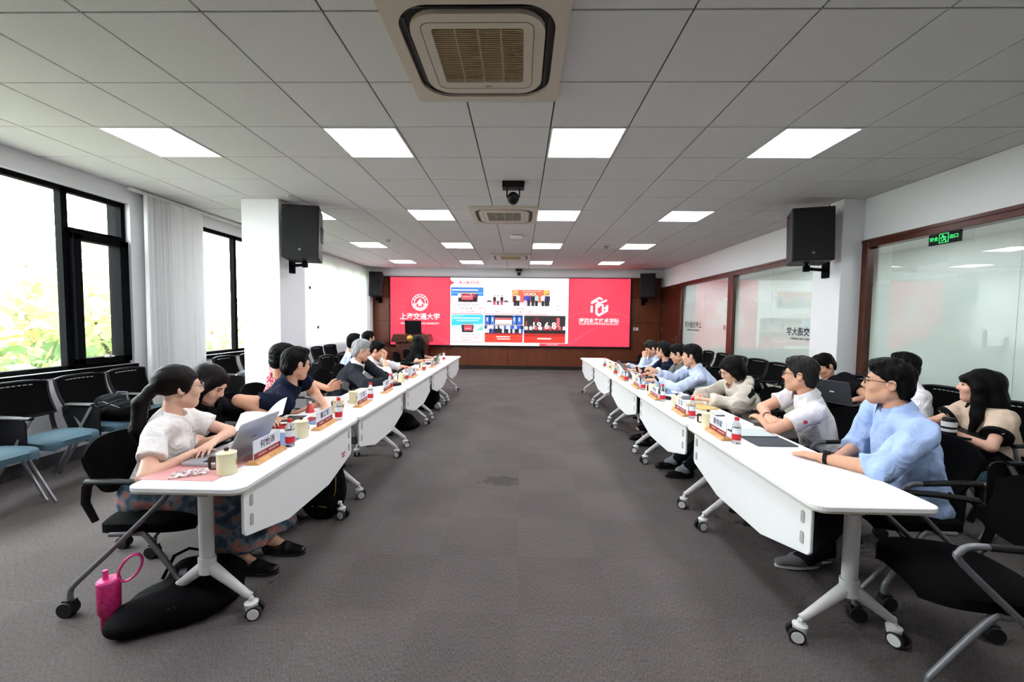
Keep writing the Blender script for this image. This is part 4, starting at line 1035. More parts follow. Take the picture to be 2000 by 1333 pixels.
# ================================================================== things on the tables
M['cream'] = mat('cream_enamel', 'e8dfb8', .3, coat=.3)
M['brown'] = mat('dark_brown_wood', '4a2a1c', .5)
M['clear'] = mat('clear_plastic', 'f4f8fa', .08, trans=.9, ior=1.2)
M['redlabel'] = mat('red_label', 'c8202c', .45); M['redcap'] = mat('red_cap', 'd81f26', .4)
M['plate'] = mat('white_acrylic', 'e8ebf4', .25); M['plateband'] = mat('crimson_band', '8e1f2c', .5)
M['beech'] = mat('beech_block', 'd9a66c', .5, noise=(20, 'c8935a', .2)); M['darkbeech'] = mat('beech_end_grain', '9a6a42', .6)
M['emblem'] = mat('brown_print', '8a6a3a', .6)
UP_ = TZ + .0005
def make_mug():
    e = empty('lidded_mug', 'x', 'mug', group='cream lidded mugs')
    MB().lathe([(0, 0), (.040, 0), (.0425, .004), (.0425, .098), (.040, .100), (0, .100)], n=28).build('cup', M['cream'], e, smooth=30)
    l = MB().lathe([(.044, .0985), (.044, .104), (.038, .108), (.012, .113), (0, .113)], n=28).build('lid', M['cream'], e, smooth=30)
    MB().lathe([(0, .112), (.009, .112), (.011, .120), (.011, .127), (0, .129)], n=14).build('knob', M['brown'], l, smooth=True)
    MB().tube([(.040, 0, .082), (.072, 0, .084), (.078, 0, .078), (.077, 0, .030), (.071, 0, .024), (.040, 0, .024)], .0055, 8, flat=((0, 1, 0), 1.6)).build('handle', M['brown'], e)
    for rz_ in (1.9, -1.6):
        q = MB(); q.lathe([(0, .0435), (.016, .0432), (.016, .042)], (0, 0, 0), 16, 'y')
        R_ = Matrix.Rotation(rz_, 3, 'Z'); q.v = [tuple(R_ @ Vector(p) + Vector((0, 0, .055))) for p in q.v]; q.build('emblem', M['emblem'], e)
    return e
def make_bottle():
    e = empty('water_bottle', 'x', 'bottle', group='small water bottles with red caps')
    MB().lathe([(0, 0), (.024, 0), (.026, .006), (.026, .10), (.025, .112), (.013, .140), (.012, .147)], n=20).build('body', M['clear'], e, smooth=True)
    MB().lathe([(.0262, .022), (.0266, .024), (.0266, .058), (.0262, .060)], n=20).build('label', M['redlabel'], e, smooth=True)
    q = MB(); 
    for k in range(5): th = .5 + k * .12; q.box((.0266 * math.cos(th), .0266 * math.sin(th), .080), (.002, .0034, .030), Matrix.Rotation(th, 3, 'Z'))
    q.build('print', mat('teal_print', '2c7f86', .5), e)
    MB().lathe([(.0262, .062), (.0264, .064), (.0264, .096), (.0262, .098)], n=20).build('clear_label', mat('pale_label', 'eef2f6', .3), e, smooth=True)
    MB().lathe([(0, .165), (.0125, .165), (.014, .163), (.014, .148), (.0148, .146)], n=16).build('cap', M['redcap'], e, smooth=30)
    return e
def make_nameplate(label, txt, L_=.25):
    """faces local -y"""
    e = empty('nameplate', label, 'nameplate', group='wooden nameplates')
    MB().prism([(-.038, 0), (.038, 0), (.020, .020), (-.020, .020)], 'x', -L_ / 2 - .015, L_ / 2 + .015).build('block', M['beech'], e, bevel=.003)
    p = MB().bx(-L_ / 2, L_ / 2, -.003, .003, .016, .120).build('plate', M['plate'], e, bevel=.001)
    MB().bx(-L_ / 2, L_ / 2, -.0042, -.003, .020, .052).build('band', M['plateband'], p)
    BK = mat('ink_blue_black', '2c3040', .7); GD = mat('pale_lettering', 'f0d8cc', .6); ET = mat('engraving', 'a8743c', .7)
    link('name_lettering', text_mesh(txt, .046, BK, bold=.0004), p, (0, -.0036, .084))
    link('band_lettering', text_mesh('上海交通大学', .013, GD), p, (-.055, -.0048, .036)); link('band_lettering', text_mesh('溥渊未来技术学院', .012, GD), p, (.055, -.0048, .036))
    q = link('engraving', text_mesh('K · · · K', .014, ET), e, (0, -.0305, .0115)); q.rotation_euler = (-.72, 0, 0)
    return e
ORDN = ('nearest', 'second', 'third', 'fourth', 'fifth', 'sixth', 'seventh')
mug0 = make_mug(); bot0 = make_bottle()
def put(proto, x, y, rz, label):
    if proto not in USED:
        USED.add(proto); proto.location = (x, y, UP_); proto.rotation_euler = (0, 0, rz); proto['label'] = label; return proto
    return dup(proto, (x, y, UP_), rz, label)
for k, (x, y, rz) in enumerate(((-1.43, 1.95, 3.3), (-1.40, 2.58, 3.5), (-1.47, 3.27, 2.6), (-1.50, 3.66, 2.4), (-1.43, 4.92, 2.5), (-1.45, 6.10, 2.5), (-1.45, 7.15, 2.5))):
    put(mug0, x, y, rz, '%s cream lidded mug along the window side row' % ORDN[k])
for k, (x, y, rz) in enumerate(((1.37, 2.985, 2.2), (1.39, 3.645, 1.0), (1.40, 4.33, 2.0), (1.42, 5.05, 1.5), (1.42, 6.06, 1.0), (1.40, 6.40, 1.0))):
    put(mug0, x, y, rz, '%s cream lidded mug along the partition side row' % ORDN[k])
for k, (x, y) in enumerate(((-1.365, 2.388), (-1.365, 3.045), (-1.40, 3.80), (-1.42, 4.455), (-1.42, 5.10), (-1.42, 6.02), (-1.42, 7.60))):
    put(bot0, x, y, .3 * k, '%s red capped water bottle along the window side row' % ORDN[k])
for k, (x, y) in enumerate(((1.375, 2.60), (1.37, 3.262), (1.37, 3.942), (1.38, 4.60), (1.36, 5.25), (1.36, 5.86), (1.40, 6.80))):
    put(bot0, x, y, 2 + .3 * k, '%s red capped water bottle along the partition side row' % ORDN[k])
def nplate(k, x, y, side, txt):
    row = 'window' if side < 0 else 'partition'
    e = make_nameplate('%s wooden nameplate with crimson band along the %s side row' % (ORDN[k], row), txt)
    e.location = (x, y, UP_); e.rotation_euler = (0, 0, PI / 2 + .04 if side < 0 else -PI / 2 - .04)
for k, (x, y, t_) in enumerate(((-1.385, 2.20, '何怡沛'), (-1.385, 2.86, '秦江军'), (-1.40, 3.60, '王 莹'), (-1.40, 4.27, '刘 军'), (-1.41, 5.40, '李 刚'), (-1.41, 6.55, '陈 宏'))): nplate(k, x, y, -1, t_)
for k, (x, y, t_) in enumerate(((1.345, 2.78, '夏伟梁'), (1.35, 3.44, '王 军'), (1.35, 4.12, '李 欣'), (1.36, 4.78, '周 明'), (1.36, 5.43, '孙 志'))): nplate(k, x, y, 1, t_)

def sheet(name, label, cat, x, y, w, d, rz, m, t=.002, z=None, curl=0.0, parent_z=UP_):
    e = MB().grid(lambda u, v: ((u - .5) * w, (v - .5) * d, curl * (2 * u - 1) ** 2), 6, 4, thick=(0, 0, t)).build(name, m, None, loc=(x, y, parent_z if z is None else z), rotz=rz)
    return tag(e, label, cat)
def laptop(label, x, y, rz, z, body, lidang=1.95, w=.33, d=.23, keys=True, logo=None):
    """opens towards local +y user side at -y... screen faces -y"""
    e = empty('laptop', label, 'laptop', (x, y, z), rz)
    b = MB().prism(rrect(-w / 2, w / 2, -d / 2, d / 2, .012), 'z', 0, .014).build('base', body, e, bevel=.002)
    kb = MB()
    for r in range(5):
        for c_ in range(13): kb.bx(-w * .44 + c_ * w * .068, -w * .44 + c_ * w * .068 + w * .056, d * .38 - r * .021 - .016, d * .38 - r * .021, .0139, .0158)
    tag(kb.build('keyboard', M['black'] if body is not M['black'] else mat('key_dark', '26272a', .6), b), kind='stuff')
    MB().bx(-.055, .055, -d * .43, -d * .12, .0139, .0144).build('touchpad', mat('touchpad_grey', '9ea1a8', .4), b)
    R = Matrix.Rotation(-(lidang - PI / 2), 3, 'X')
    def tr(mb): mb.v = [tuple(R @ Vector(p) + Vector((0, d / 2 - .004, .012))) for p in mb.v]; return mb
    ld = tr(MB().prism(rrect(-w / 2, w / 2, 0, d, .012), 'y', -.004, .004)).build('lid', body, e, bevel=.002)
    tr(MB().bx(-w / 2 + .006, w / 2 - .006, -.0047, -.004, .008, d - .006)).build('screen', glow('b8c4d8', .5), ld)
    if logo: tr(MB().prism(rrect(-.022, .022, d / 2 - .006, d / 2 + .006, .004), 'y', .004, .0046)).build('logo', logo, ld)
    return e
SIL = mat('silver_grey_shell', 'b6bcc8', .35, metal=.5)
laptop('open silver laptop in front of the ponytailed woman', -1.615, 2.19, -PI / 2, UP_ + .003, SIL, 2.02, logo=mat('logo_grey', '70757e', .4))
sheet('desk_pad', 'pink desk pad under the silver laptop at the table end', 'desk pad', -1.60, 2.06, .36, .42, -.02, mat('pink_pad', 'd59a98', .7), .0018)
e = MB().grid(lambda u, v: ((u - .5) * .15, (v - .5) * .09, .012 * math.sin(PI * u) * math.sin(PI * v)), 10, 8, thick=(0, 0, .006)).build('sticker_pouch', mat('patterned_pouch', 'ecdcdc', .35, noise=(70, '8a5a5c', .08)), None, smooth=True, loc=(-1.595, 1.93, UP_ + .0025), rotz=.5)
tag(e, 'small patterned case lying on the pink desk pad', 'case')
BLUEF = mat('slate_blue_folder', '6e88b0', .5)
sheet('document_folder', 'slate blue folder behind the nearest window side nameplate', 'folder', -1.50, 2.50, .22, .31, .1, BLUEF, .006)
sheet('paper_stack', 'stack of white papers between laptop and red folder', 'papers', -1.66, 2.55, .21, .29, .25, M['paper'], .012, UP_ + .001)
sheet('document_folder', 'crimson folder in front of the navy polo man', 'folder', -1.66, 2.92, .23, .32, -.1, mat('crimson_folder', 'b02430', .45), .008, curl=.004)
e = sheet('printed_brochure', 'white brochure with a dark photo lying on the crimson folder', 'brochure', -1.68, 2.98, .20, .28, .15, M['paper'], .003, UP_ + .014)
MB().bx(-.06, .07, -.10, .10, .0032, .0036).build('photo_print', mat('dark_print', '3a3c3c', .5), e)
sheet('document_folder', 'blue card beside the second nameplate of the window row', 'folder', -1.50, 2.99, .14, .20, 0, BLUEF, .004)
e = empty('opened_booklet', 'white booklet held half open above the silver laptop', 'booklet', (-1.70, 2.68, UP_ + .07), .35)
for s_ in (-1, 1):
    MB().grid(lambda u, v: (s_ * u * .15, (v - .5) * .22, .03 * math.sin(u * 2.2) + .05 * u * (1 if s_ > 0 else .4)), 8, 4, thick=(0, 0, .004)).build('page', M['paper'], e, smooth=True)
e.rotation_euler = (.35, -.25, .3)
e = empty('desk_ornament', 'small red cone with a white tip by the white notebook', 'desk ornament', (-1.70, 3.27, UP_))
MB().lathe([(0, 0), (.035, 0), (.033, .008), (.016, .062), (.012, .07)], n=4 * 5).build('body', mat('coral_red', 'd24a48', .4), e, smooth=30)
MB().lathe([(.012, .07), (.013, .085), (0, .09)], n=14).build('top', M['paper'], e, smooth=True)
e = empty('notebook', 'white notebook standing half open before the red shirt man', 'notebook', (-1.60, 3.45, UP_), .2)
MB().box((0, .02, .045), (.24, .006, .10), Matrix.Rotation(-.5, 3, 'X')).build('cover', M['paper'], e)
MB().bx(-.12, .12, -.13, .02, 0, .008).build('pages', M['paper'], e)
for k, (x, y, lab) in enumerate(((-1.62, 3.95, 'white open book in the middle of the window side row'), (-1.60, 5.75, 'white papers in front of the white shirted man'), (-1.60, 6.75, 'white papers before the empty far window seats'), (1.66, 3.86, 'white papers under the beige jacket woman\'s hands'), (1.56, 3.05, 'white sheet in front of the white polo man'), (1.62, 4.55, 'white papers before the pale blue shirt man'), (1.60, 5.85, 'white papers before the dark navy shirt man'))):
    sheet('paper_sheet', lab, 'papers', x, y, .21, .29, .2 - .1 * k, M['paper'], .004, curl=.004)
def tablet(label, x, y, rz, dark, screen, w=.18, d=.25, case=True):
    e = empty('tablet', label, 'tablet', (x, y, UP_), rz)
    MB().prism(rrect(-w / 2, w / 2, -d / 2, d / 2, .012), 'z', .001, .009).build('shell', dark, e, bevel=.002)
    MB().bx(-w / 2 + .008, w / 2 - .008, -d / 2 + .008, d / 2 - .008, .0088, .0095).build('screen', screen, e)
    if case: MB().prism(rrect(w / 2 + .004, w / 2 + w + .004, -d / 2, d / 2, .012), 'z', .001, .006).build('cover', mat('dark_cover', '3a4048', .6), e)
    return e
DKP = mat('graphite_plastic', '24272c', .4)
tablet('grey edged tablet with light screen under the blue shirt man\'s hand', 1.60, 2.82, PI / 2 + .04, DKP, mat('epaper', 'c6d4d2', .5), .19, .25)
bpy.data.objects['tablet'].rotation_euler = (0, 0, -PI / 2)
tablet('closed dark tablet among the papers in front of the white polo man', 1.55, 3.42, PI / 2, DKP, mat('pale_tablet_screen', 'd4dadc', .4), .17, .24, False)
tablet('dark tablet beside the beige jacket woman\'s papers', 1.68, 4.12, PI / 2 + .1, DKP, mat('dark_screen', '4a5054', .2), .17, .24, False)
sheet('document_folder', 'slate blue folder under the pale blue shirt man\'s arm', 'folder', 1.58, 4.50, .22, .31, .05, BLUEF, .005)
sheet('document_folder', 'slate blue folder beside the second partition side microphone', 'folder', 1.58, 5.15, .22, .31, .05, BLUEF, .005)
e = MB().ball((0, 0, .012), (.03, .052, .016), 14, 8).build('computer_mouse', M['black'], None, smooth=True, loc=(1.46, 4.05, UP_ + .004), rotz=.4); tag(e, 'black computer mouse beside the third partition side mug', 'mouse')
e = MB().prism(rrect(-.035, .035, -.075, .075, .02), 'z', 0, .022).build('glasses_case', M['black'], None, bevel=.006, loc=(1.50, 3.22, UP_), rotz=.3); tag(e, 'black glasses case on the papers before the white polo man', 'glasses case')
e = MB().tube([(0, -.07, .005), (0, .07, .005)], .004, 8).build('pen', M['black'], None, loc=(1.60, 3.72, UP_), rotz=1.0); tag(e, 'black pen between the papers of the white polo man', 'pen')
e = MB().tube([(0, -.07, .005), (0, .07, .005)], .004, 8).build('pen', mat('dark_red_pen', '4a1a1c', .4), None, loc=(-1.58, 3.72, UP_), rotz=.5); tag(e, 'dark pen by the white open book', 'pen')
e = sheet('notebook', 'manila notebook under the beige jacket woman\'s papers', 'notebook', 1.62, 3.70, .19, .26, .35, mat('manila', 'd8b878', .7), .010)
def microphone(label, x, y, rz):
    e = empty('desk_microphone', label, 'microphone', (x, y, UP_), rz)
    MB().prism(rrect(-.06, .06, -.075, .075, .02), 'z', 0, .03).build('base', M['black'], e, bevel=.006)
    MB().tube([(0, .03, .03), (0, .0, .09), (0, -.06, .14)], .005, 8).build('gooseneck', M['greytube'], e, smooth=True)
    MB().tube([(0, -.06, .14), (0, -.15, .185)], .014, 10).build('capsule', M['black'], e, smooth=True)
microphone('black desk microphone in front of the grey haired man', -1.45, 4.66, 2.6)
microphone('black desk microphone in front of the pale blue shirt man', 1.50, 4.42, -.6)
microphone('black desk microphone farther up the partition side row', 1.52, 5.30, -.4)
laptop('open dark laptop near the far end of the window row', -1.62, 6.95, -PI / 2, UP_, DKP, 2.3)
laptop('open dark laptop in front of the grey shirt man', 1.62, 5.62, PI / 2, UP_, DKP, 2.2)
laptop('open black laptop on the writing board of the man in black', 3.16, 4.06, QR + .35, .702, mat('graphite_shell', '55585e', .4, metal=.4), 1.9, logo=mat('logo_light', 'e4e6ea', .3))
e = empty('phone_stand', 'grey metal phone stand by the white shirted man', 'phone stand', (-1.46, 5.32, UP_)); MB().bx(-.04, .04, -.05, .05, 0, .006).build('foot', M['steel'], e); MB().box((0, .02, .06), (.07, .006, .12), Matrix.Rotation(-.3, 3, 'X')).build('rest', M['steel'], e)
# tumbler with black and white bands
e = empty('travel_tumbler', 'black and white banded travel tumbler on the writing board', 'tumbler', (3.02, 2.92, .7005))
for k, (z0, z1, r0, r1, m_, nm) in enumerate(((0, .03, .040, .041, M['black'], 'band'), (.03, .05, .041, .042, M['white_metal'], 'band'), (.05, .065, .042, .042, M['black'], 'band'), (.065, .10, .042, .041, M['white_metal'], 'band'), (.10, .125, .040, .032, M['black'], 'lid'))):
    MB().lathe([(0, z0), (r0, z0), (r1, z1), (0, z1)], n=24).build(nm, m_, e, smooth=30)
e = MB().bx(-.03, .03, -.04, .04, 0, .012).build('sticky_notes', mat('yellow_note', 'c8c03a', .7), None, loc=(3.06, 3.05, .7005)); tag(e, 'yellow sticky note pad beside the banded tumbler', 'notes')

# ================================================================== bags and the like on the floor
BK1 = mat('black_nylon', '08080a', .8, spec=.1, bump=(60, .35)); BK2 = mat('dark_blue_nylon', '1c2234', .6, bump=(50, .3))
e = empty('drink_flask', 'magenta lidded flask standing on the floor beside the black tote', 'flask', (-1.93, 1.84, 0), .5)
PKD = mat('magenta_quilted', 'b3165c', .45, noise=(45, 'c22a6e', .1), bump=(70, .5)); PK = mat('pink_plastic', 'd63a86', .4)
MB().lathe([(0, 0), (.030, 0), (.033, .006), (.034, .07), (.043, .09), (.044, .215), (.042, .22)], n=24).build('body', PKD, e, smooth=30)
MB().lathe([(.043, .22), (.0445, .222), (.0445, .235), (.038, .242), (0, .243)], n=24).build('lid', PK, e, smooth=30)
MB().tube([(-.01, 0, .24), (-.01, 0, .285)], .010, 10).build('straw_spout', PK, e, smooth=True)
MB().tube([(.035 + .045 * (1 - math.cos(t_)), 0, .245 + .055 * math.sin(t_) + .028 * (1 - math.cos(t_))) for t_ in [2 * PI * k / 16 for k in range(17)]], .006, 8, flat=((0, 1, 0), 1.5)).build('carry_loop', PK, e, smooth=True)
def bag(name, label, cat, loc, rz, prims, m, h=.012, noise=(.006, 30, 3), extra=None, smooth=2):
    e = empty(name, label, cat, loc, rz)
    s = Soft(h)
    for p in prims:
        if p[0] == 'el': s.el(p[1], p[2], k=p[3] if len(p) > 3 else .03)
        else: s.rc(p[1], p[2], p[3], p[4], k=.03)
    s.cutall((0, 0, 0.003), (0, 0, -1))
    link('body', soft_mesh('body', [s.poly(noise, smooth)], m), e)
    if extra: extra(e)
    return e
def tote_extra(e):
    MB().tube([(-.10, .05, .17), (-.06, .09, .26), (0, .10, .28), (.06, .09, .26), (.10, .05, .16)], .008, 6, flat=((0, 1, 0), .5)).build('strap', BK1, e, smooth=True)
    MB().bx(-.015, .015, -.02, .0, .205, .23).build('zip_tag', M['steel'], e)
    link('print', text_mesh('· A T', .022, mat('grey_print', '2a2a2d', .7)), e, (-.02, -.145, .12))
bag('tote_bag', 'slumped black tote bag on the floor at the near left table leg', 'bag', (-1.66, 1.95, 0), .45,
    [('el', (0, 0, .07), (.25, .15, .10)), ('el', (.12, .06, .12), (.14, .11, .11)), ('el', (-.16, -.05, .05), (.13, .10, .07)), ('el', (.02, .08, .17), (.10, .06, .07))], BK1, extra=tote_extra, noise=(.010, 22, 5))
def pack_extra(e):
    MB().tube([(-.05, .02, .40), (-.03, .03, .45), (.03, .03, .45), (.05, .02, .40)], .010, 6).build('top_handle', BK1, e, smooth=True)
    MB().tube([(-.12, -.128, .10), (.02, -.14, .12), (.12, -.125, .12)], .004, 6).build('zip', mat('gold_zip', 'b58f3c', .3, metal=.8), e)
    MB().tube([(.13, -.08, .13), (.145, -.06, .22), (.14, -.05, .32)], .004, 6).build('zip', mat('gold_zip', 'b58f3c', .3, metal=.8), e)
    MB().tube([(-.10, .13, .40), (-.12, .18, .28), (-.11, .16, .10)], .012, 6, flat=((0, 1, 0), .4)).build('shoulder_strap', BK1, e, smooth=True)
bag('backpack', 'black backpack with gold zips under the near left table', 'backpack', (-1.46, 3.02, 0), -.3,
    [('el', (0, 0, .20), (.165, .12, .23)), ('el', (0, -.05, .13), (.15, .10, .15)), ('el', (0, .02, .35), (.11, .09, .09))], BK1, extra=pack_extra)
bag('backpack', 'black backpack hanging low under the fourth left table', 'backpack', (-1.50, 6.70, 0), .2,
    [('el', (0, 0, .19), (.18, .16, .20)), ('el', (-.10, .04, .11), (.15, .15, .12)), ('el', (.05, 0, .32), (.12, .10, .10))], BK1)
bag('handbag', 'small black bag on the floor under the third left table', 'bag', (-1.62, 5.45, 0), 0,
    [('el', (0, 0, .11), (.22, .15, .12)), ('el', (.1, .0, .06), (.18, .14, .07))], BK1)
e = bag('plastic_bag', 'clear bag of silver odds and ends beside the black backpack', 'bag', (-1.34, 6.62, 0), 0, [('el', (0, 0, .05), (.06, .05, .05)), ('el', (.0, .05, .09), (.04, .04, .04))], mat('crinkled_silver', 'b4b6ba', .3, noise=(40, '55565a', .1)), h=.008, noise=(.008, 60, 2))
def seat_pack(e):
    MB().tube([(-.02, -.18, .10), (.04, -.24, .14), (.10, -.20, .17), (.12, -.08, .20)], .013, 6, flat=((0, 0, 1), .5)).build('shoulder_strap', BK1, e, smooth=True)
    MB().tube([(-.06, .02, .16), (-.02, .05, .25), (.06, .06, .25), (.10, .03, .17)], .012, 6, flat=((0, 1, 0), .4)).build('shoulder_strap', BK2, e, smooth=True)
    MB().tube([(.15, .02, .13), (.20, .05, .05), (.21, .05, -.12), (.22, .06, -.25)], .006, 6).build('loose_strap', BK1, e, smooth=True)
    MB().tube([(-.14, -.10, .15), (0, -.12, .19), (.14, -.10, .13)], .003, 6).build('zip', M['steel'], e)
bag('backpack', 'black backpack with blue lining lying on a chair by the window wall', 'backpack', (-3.95, 3.90, .478), 0,
    [('el', (0, 0, .09), (.22, .15, .10)), ('el', (-.06, .03, .16), (.14, .12, .08)), ('el', (.12, 0, .06), (.12, .13, .07))], BK1, extra=seat_pack)
bag('shoulder_bag', 'dark blue bag on a chair under the second window', 'bag', (-4.0, 5.95, .478), 0, [('el', (0, 0, .11), (.20, .17, .12)), ('el', (.06, .05, .19), (.12, .10, .08))], BK2)
bag('shoulder_bag', 'black bag on the chair beside the column', 'bag', (-4.0, 6.52, .478), 0, [('el', (0, 0, .10), (.18, .17, .11)), ('el', (-.04, .02, .18), (.10, .12, .07))], BK1)
bag('shoulder_bag', 'black bag with curled strap on a chair by the right column', 'bag', (3.40, 5.95, .478), 0, [('el', (0, 0, .07), (.15, .16, .08)), ('el', (.03, .02, .12), (.09, .10, .06))], BK1)
# small plant-like window stickers and switch by the far sheer curtain
for k, (y, z, lab) in enumerate(((8.95, 1.28, 'small black curtain hook by the column side of the sheer curtain'), (8.62, 2.12, 'upper small black curtain clip on the sheer curtain'))):
    e = MB().bx(-.01, .01, -.025, .025, -.03, .03).build('curtain_clip', M['black'], None, loc=(XL + .135, y, z), bevel=.004); tag(e, lab, 'curtain clip')
# ================================================================== people
SKIN = mat('skin', 'd9a689', .5, noise=(30, 'd29c7f', .3)); SKINF = mat('skin_fair', 'e2b49c', .5, noise=(30, 'dcaa92', .3)); LIP = mat('lips', 'b0645c', .45)
HAIRB = mat('black_hair', '060505', .55, noise=(60, '0c0a09', .3), stretch=(4, 4, .4), spec=.14, bump=(160, .2))
HAIRBR = mat('dark_brown_hair', '0a0605', .5, noise=(60, '140c09', .3), stretch=(4, 4, .3), spec=.16, bump=(160, .2))
HAIRG = mat('grey_hair', '77787a', .5, noise=(50, 'a4a5a6', .2), stretch=(4, 4, .5))
HAIRS = mat('greying_hair', '121110', .5, noise=(60, '2c2a28', .2), stretch=(4, 4, .5), spec=.18, bump=(160, .2))
EYE = mat('dark_eye', '0e0a09', .2); FRAME = mat('glasses_frame', '141416', .35); WIRE = mat('wire_frame', 'a09a90', .3, metal=.8)
def cloth(name, c, c2=None, amp=.15, fr=14): return mat('cloth_' + name, c, .9, noise=(fr, c2 or c, .25), bump=(180, amp), spec=.12, folds=.45)
SHOEB = mat('black_leather', '101012', .35); SHOEG = mat('grey_canvas', '6c6c70', .8); SOLEW = mat('white_sole', 'c8c8c6', .7)
SOCK = mat('dark_sock', '1c1c20', .9, spec=.1); SOCKG = mat('grey_sock', '8a8e98', .9, spec=.1)
def ik(S, W, hint, l1, l2):
    d = W - S; D = np.linalg.norm(d)
    if D > .985 * (l1 + l2): W = S + d / D * .985 * (l1 + l2); d = W - S; D = np.linalg.norm(d)
    if D < abs(l1 - l2) + .02: D = abs(l1 - l2) + .02
    a = (l1 * l1 - l2 * l2 + D * D) / (2 * D); hgt = math.sqrt(max(l1 * l1 - a * a, 0)); u = unit(d)
    p = hint - S; p = p - u * (p @ u); p = unit(p) if np.linalg.norm(p) > 1e-4 else unit(np.cross(u, (0, 0, 1)))
    return S + u * a + p * hgt, W
def hand_field(W, E, d, n, thumb, curl, h, fat=1.0):
    """five separate fingers on a palm, with a stub of forearm"""
    s = Soft(h); d = unit(d); n = np.asarray(n, float); n = unit(n - d * (n @ d)); l = np.cross(d, n)
    f = unit(W - E)
    s.rc(W - f * .05, W, .027 * fat, .023 * fat, .01, flat=(n, .82)); s.rc(W, W + d * .035, .024 * fat, .031 * fat, .012, flat=(n, .55)); s.rc(W + d * .03, W + d * .075, .031 * fat, .035 * fat, .012, flat=(n, .45))
    for i, L_ in enumerate((.066, .075, .070, .054)):
        o = (1.5 - i) * thumb
        b = W + d * (.078 - .004 * abs(1.5 - i)) + l * o * .0192; dirn = unit(d + l * o * .07); ang = 0; r = .0083 * fat
        for q, (fr_, cu) in enumerate(((.45, .5), (.31, .9), (.24, .6))):
            ang += cu * curl; v = dirn * math.cos(ang) + n * math.sin(ang); e = b + v * L_ * fr_
            s.rc(b, e, r, r * .9, .006); b = e; r *= .9
    b = W + d * .022 + l * thumb * .026 + n * .006; v = unit(d * .75 + l * thumb * .62 + n * .25)
    e = b + v * .042; s.rc(b, e, .0135 * fat, .0105 * fat, .012); v = unit(d * .95 + l * thumb * .25 + n * (.15 + .5 * curl)); s.rc(e, e + v * .034, .0103 * fat, .008 * fat, .008)
    return s
SHOES = {}
def shoe_mesh(kind):
    if kind not in SHOES:
        s = Soft(.008); s.rc((0, -.06, .045), (0, .05, .04), .036, .040, .02); s.rc((0, .05, .038), (0, .15, .028), .042, .030, .02, flat=((0, 0, 1), .8)); s.rc((0, -.05, .05), (0, -.04, .085), .036, .036, .02); s.cutall((0, 0, .016), (0, 0, -1))
        up = soft_mesh('shoe', [s.poly(None, 2)], SHOEB if kind == 'black' else SHOEG)
        o = [(.036 * math.cos(t) * (1.1 if math.sin(t) > 0 else 1), (.045 + .135 * math.sin(t))) for t in [2 * PI * k / 20 for k in range(20)]]
        SHOES[kind] = (up, MB().prism(o, 'z', 0.001, .018).mesh('sole', M['rubber'] if kind == 'black' else SOLEW, bevel=.003, seg=1))
    return SHOES[kind]
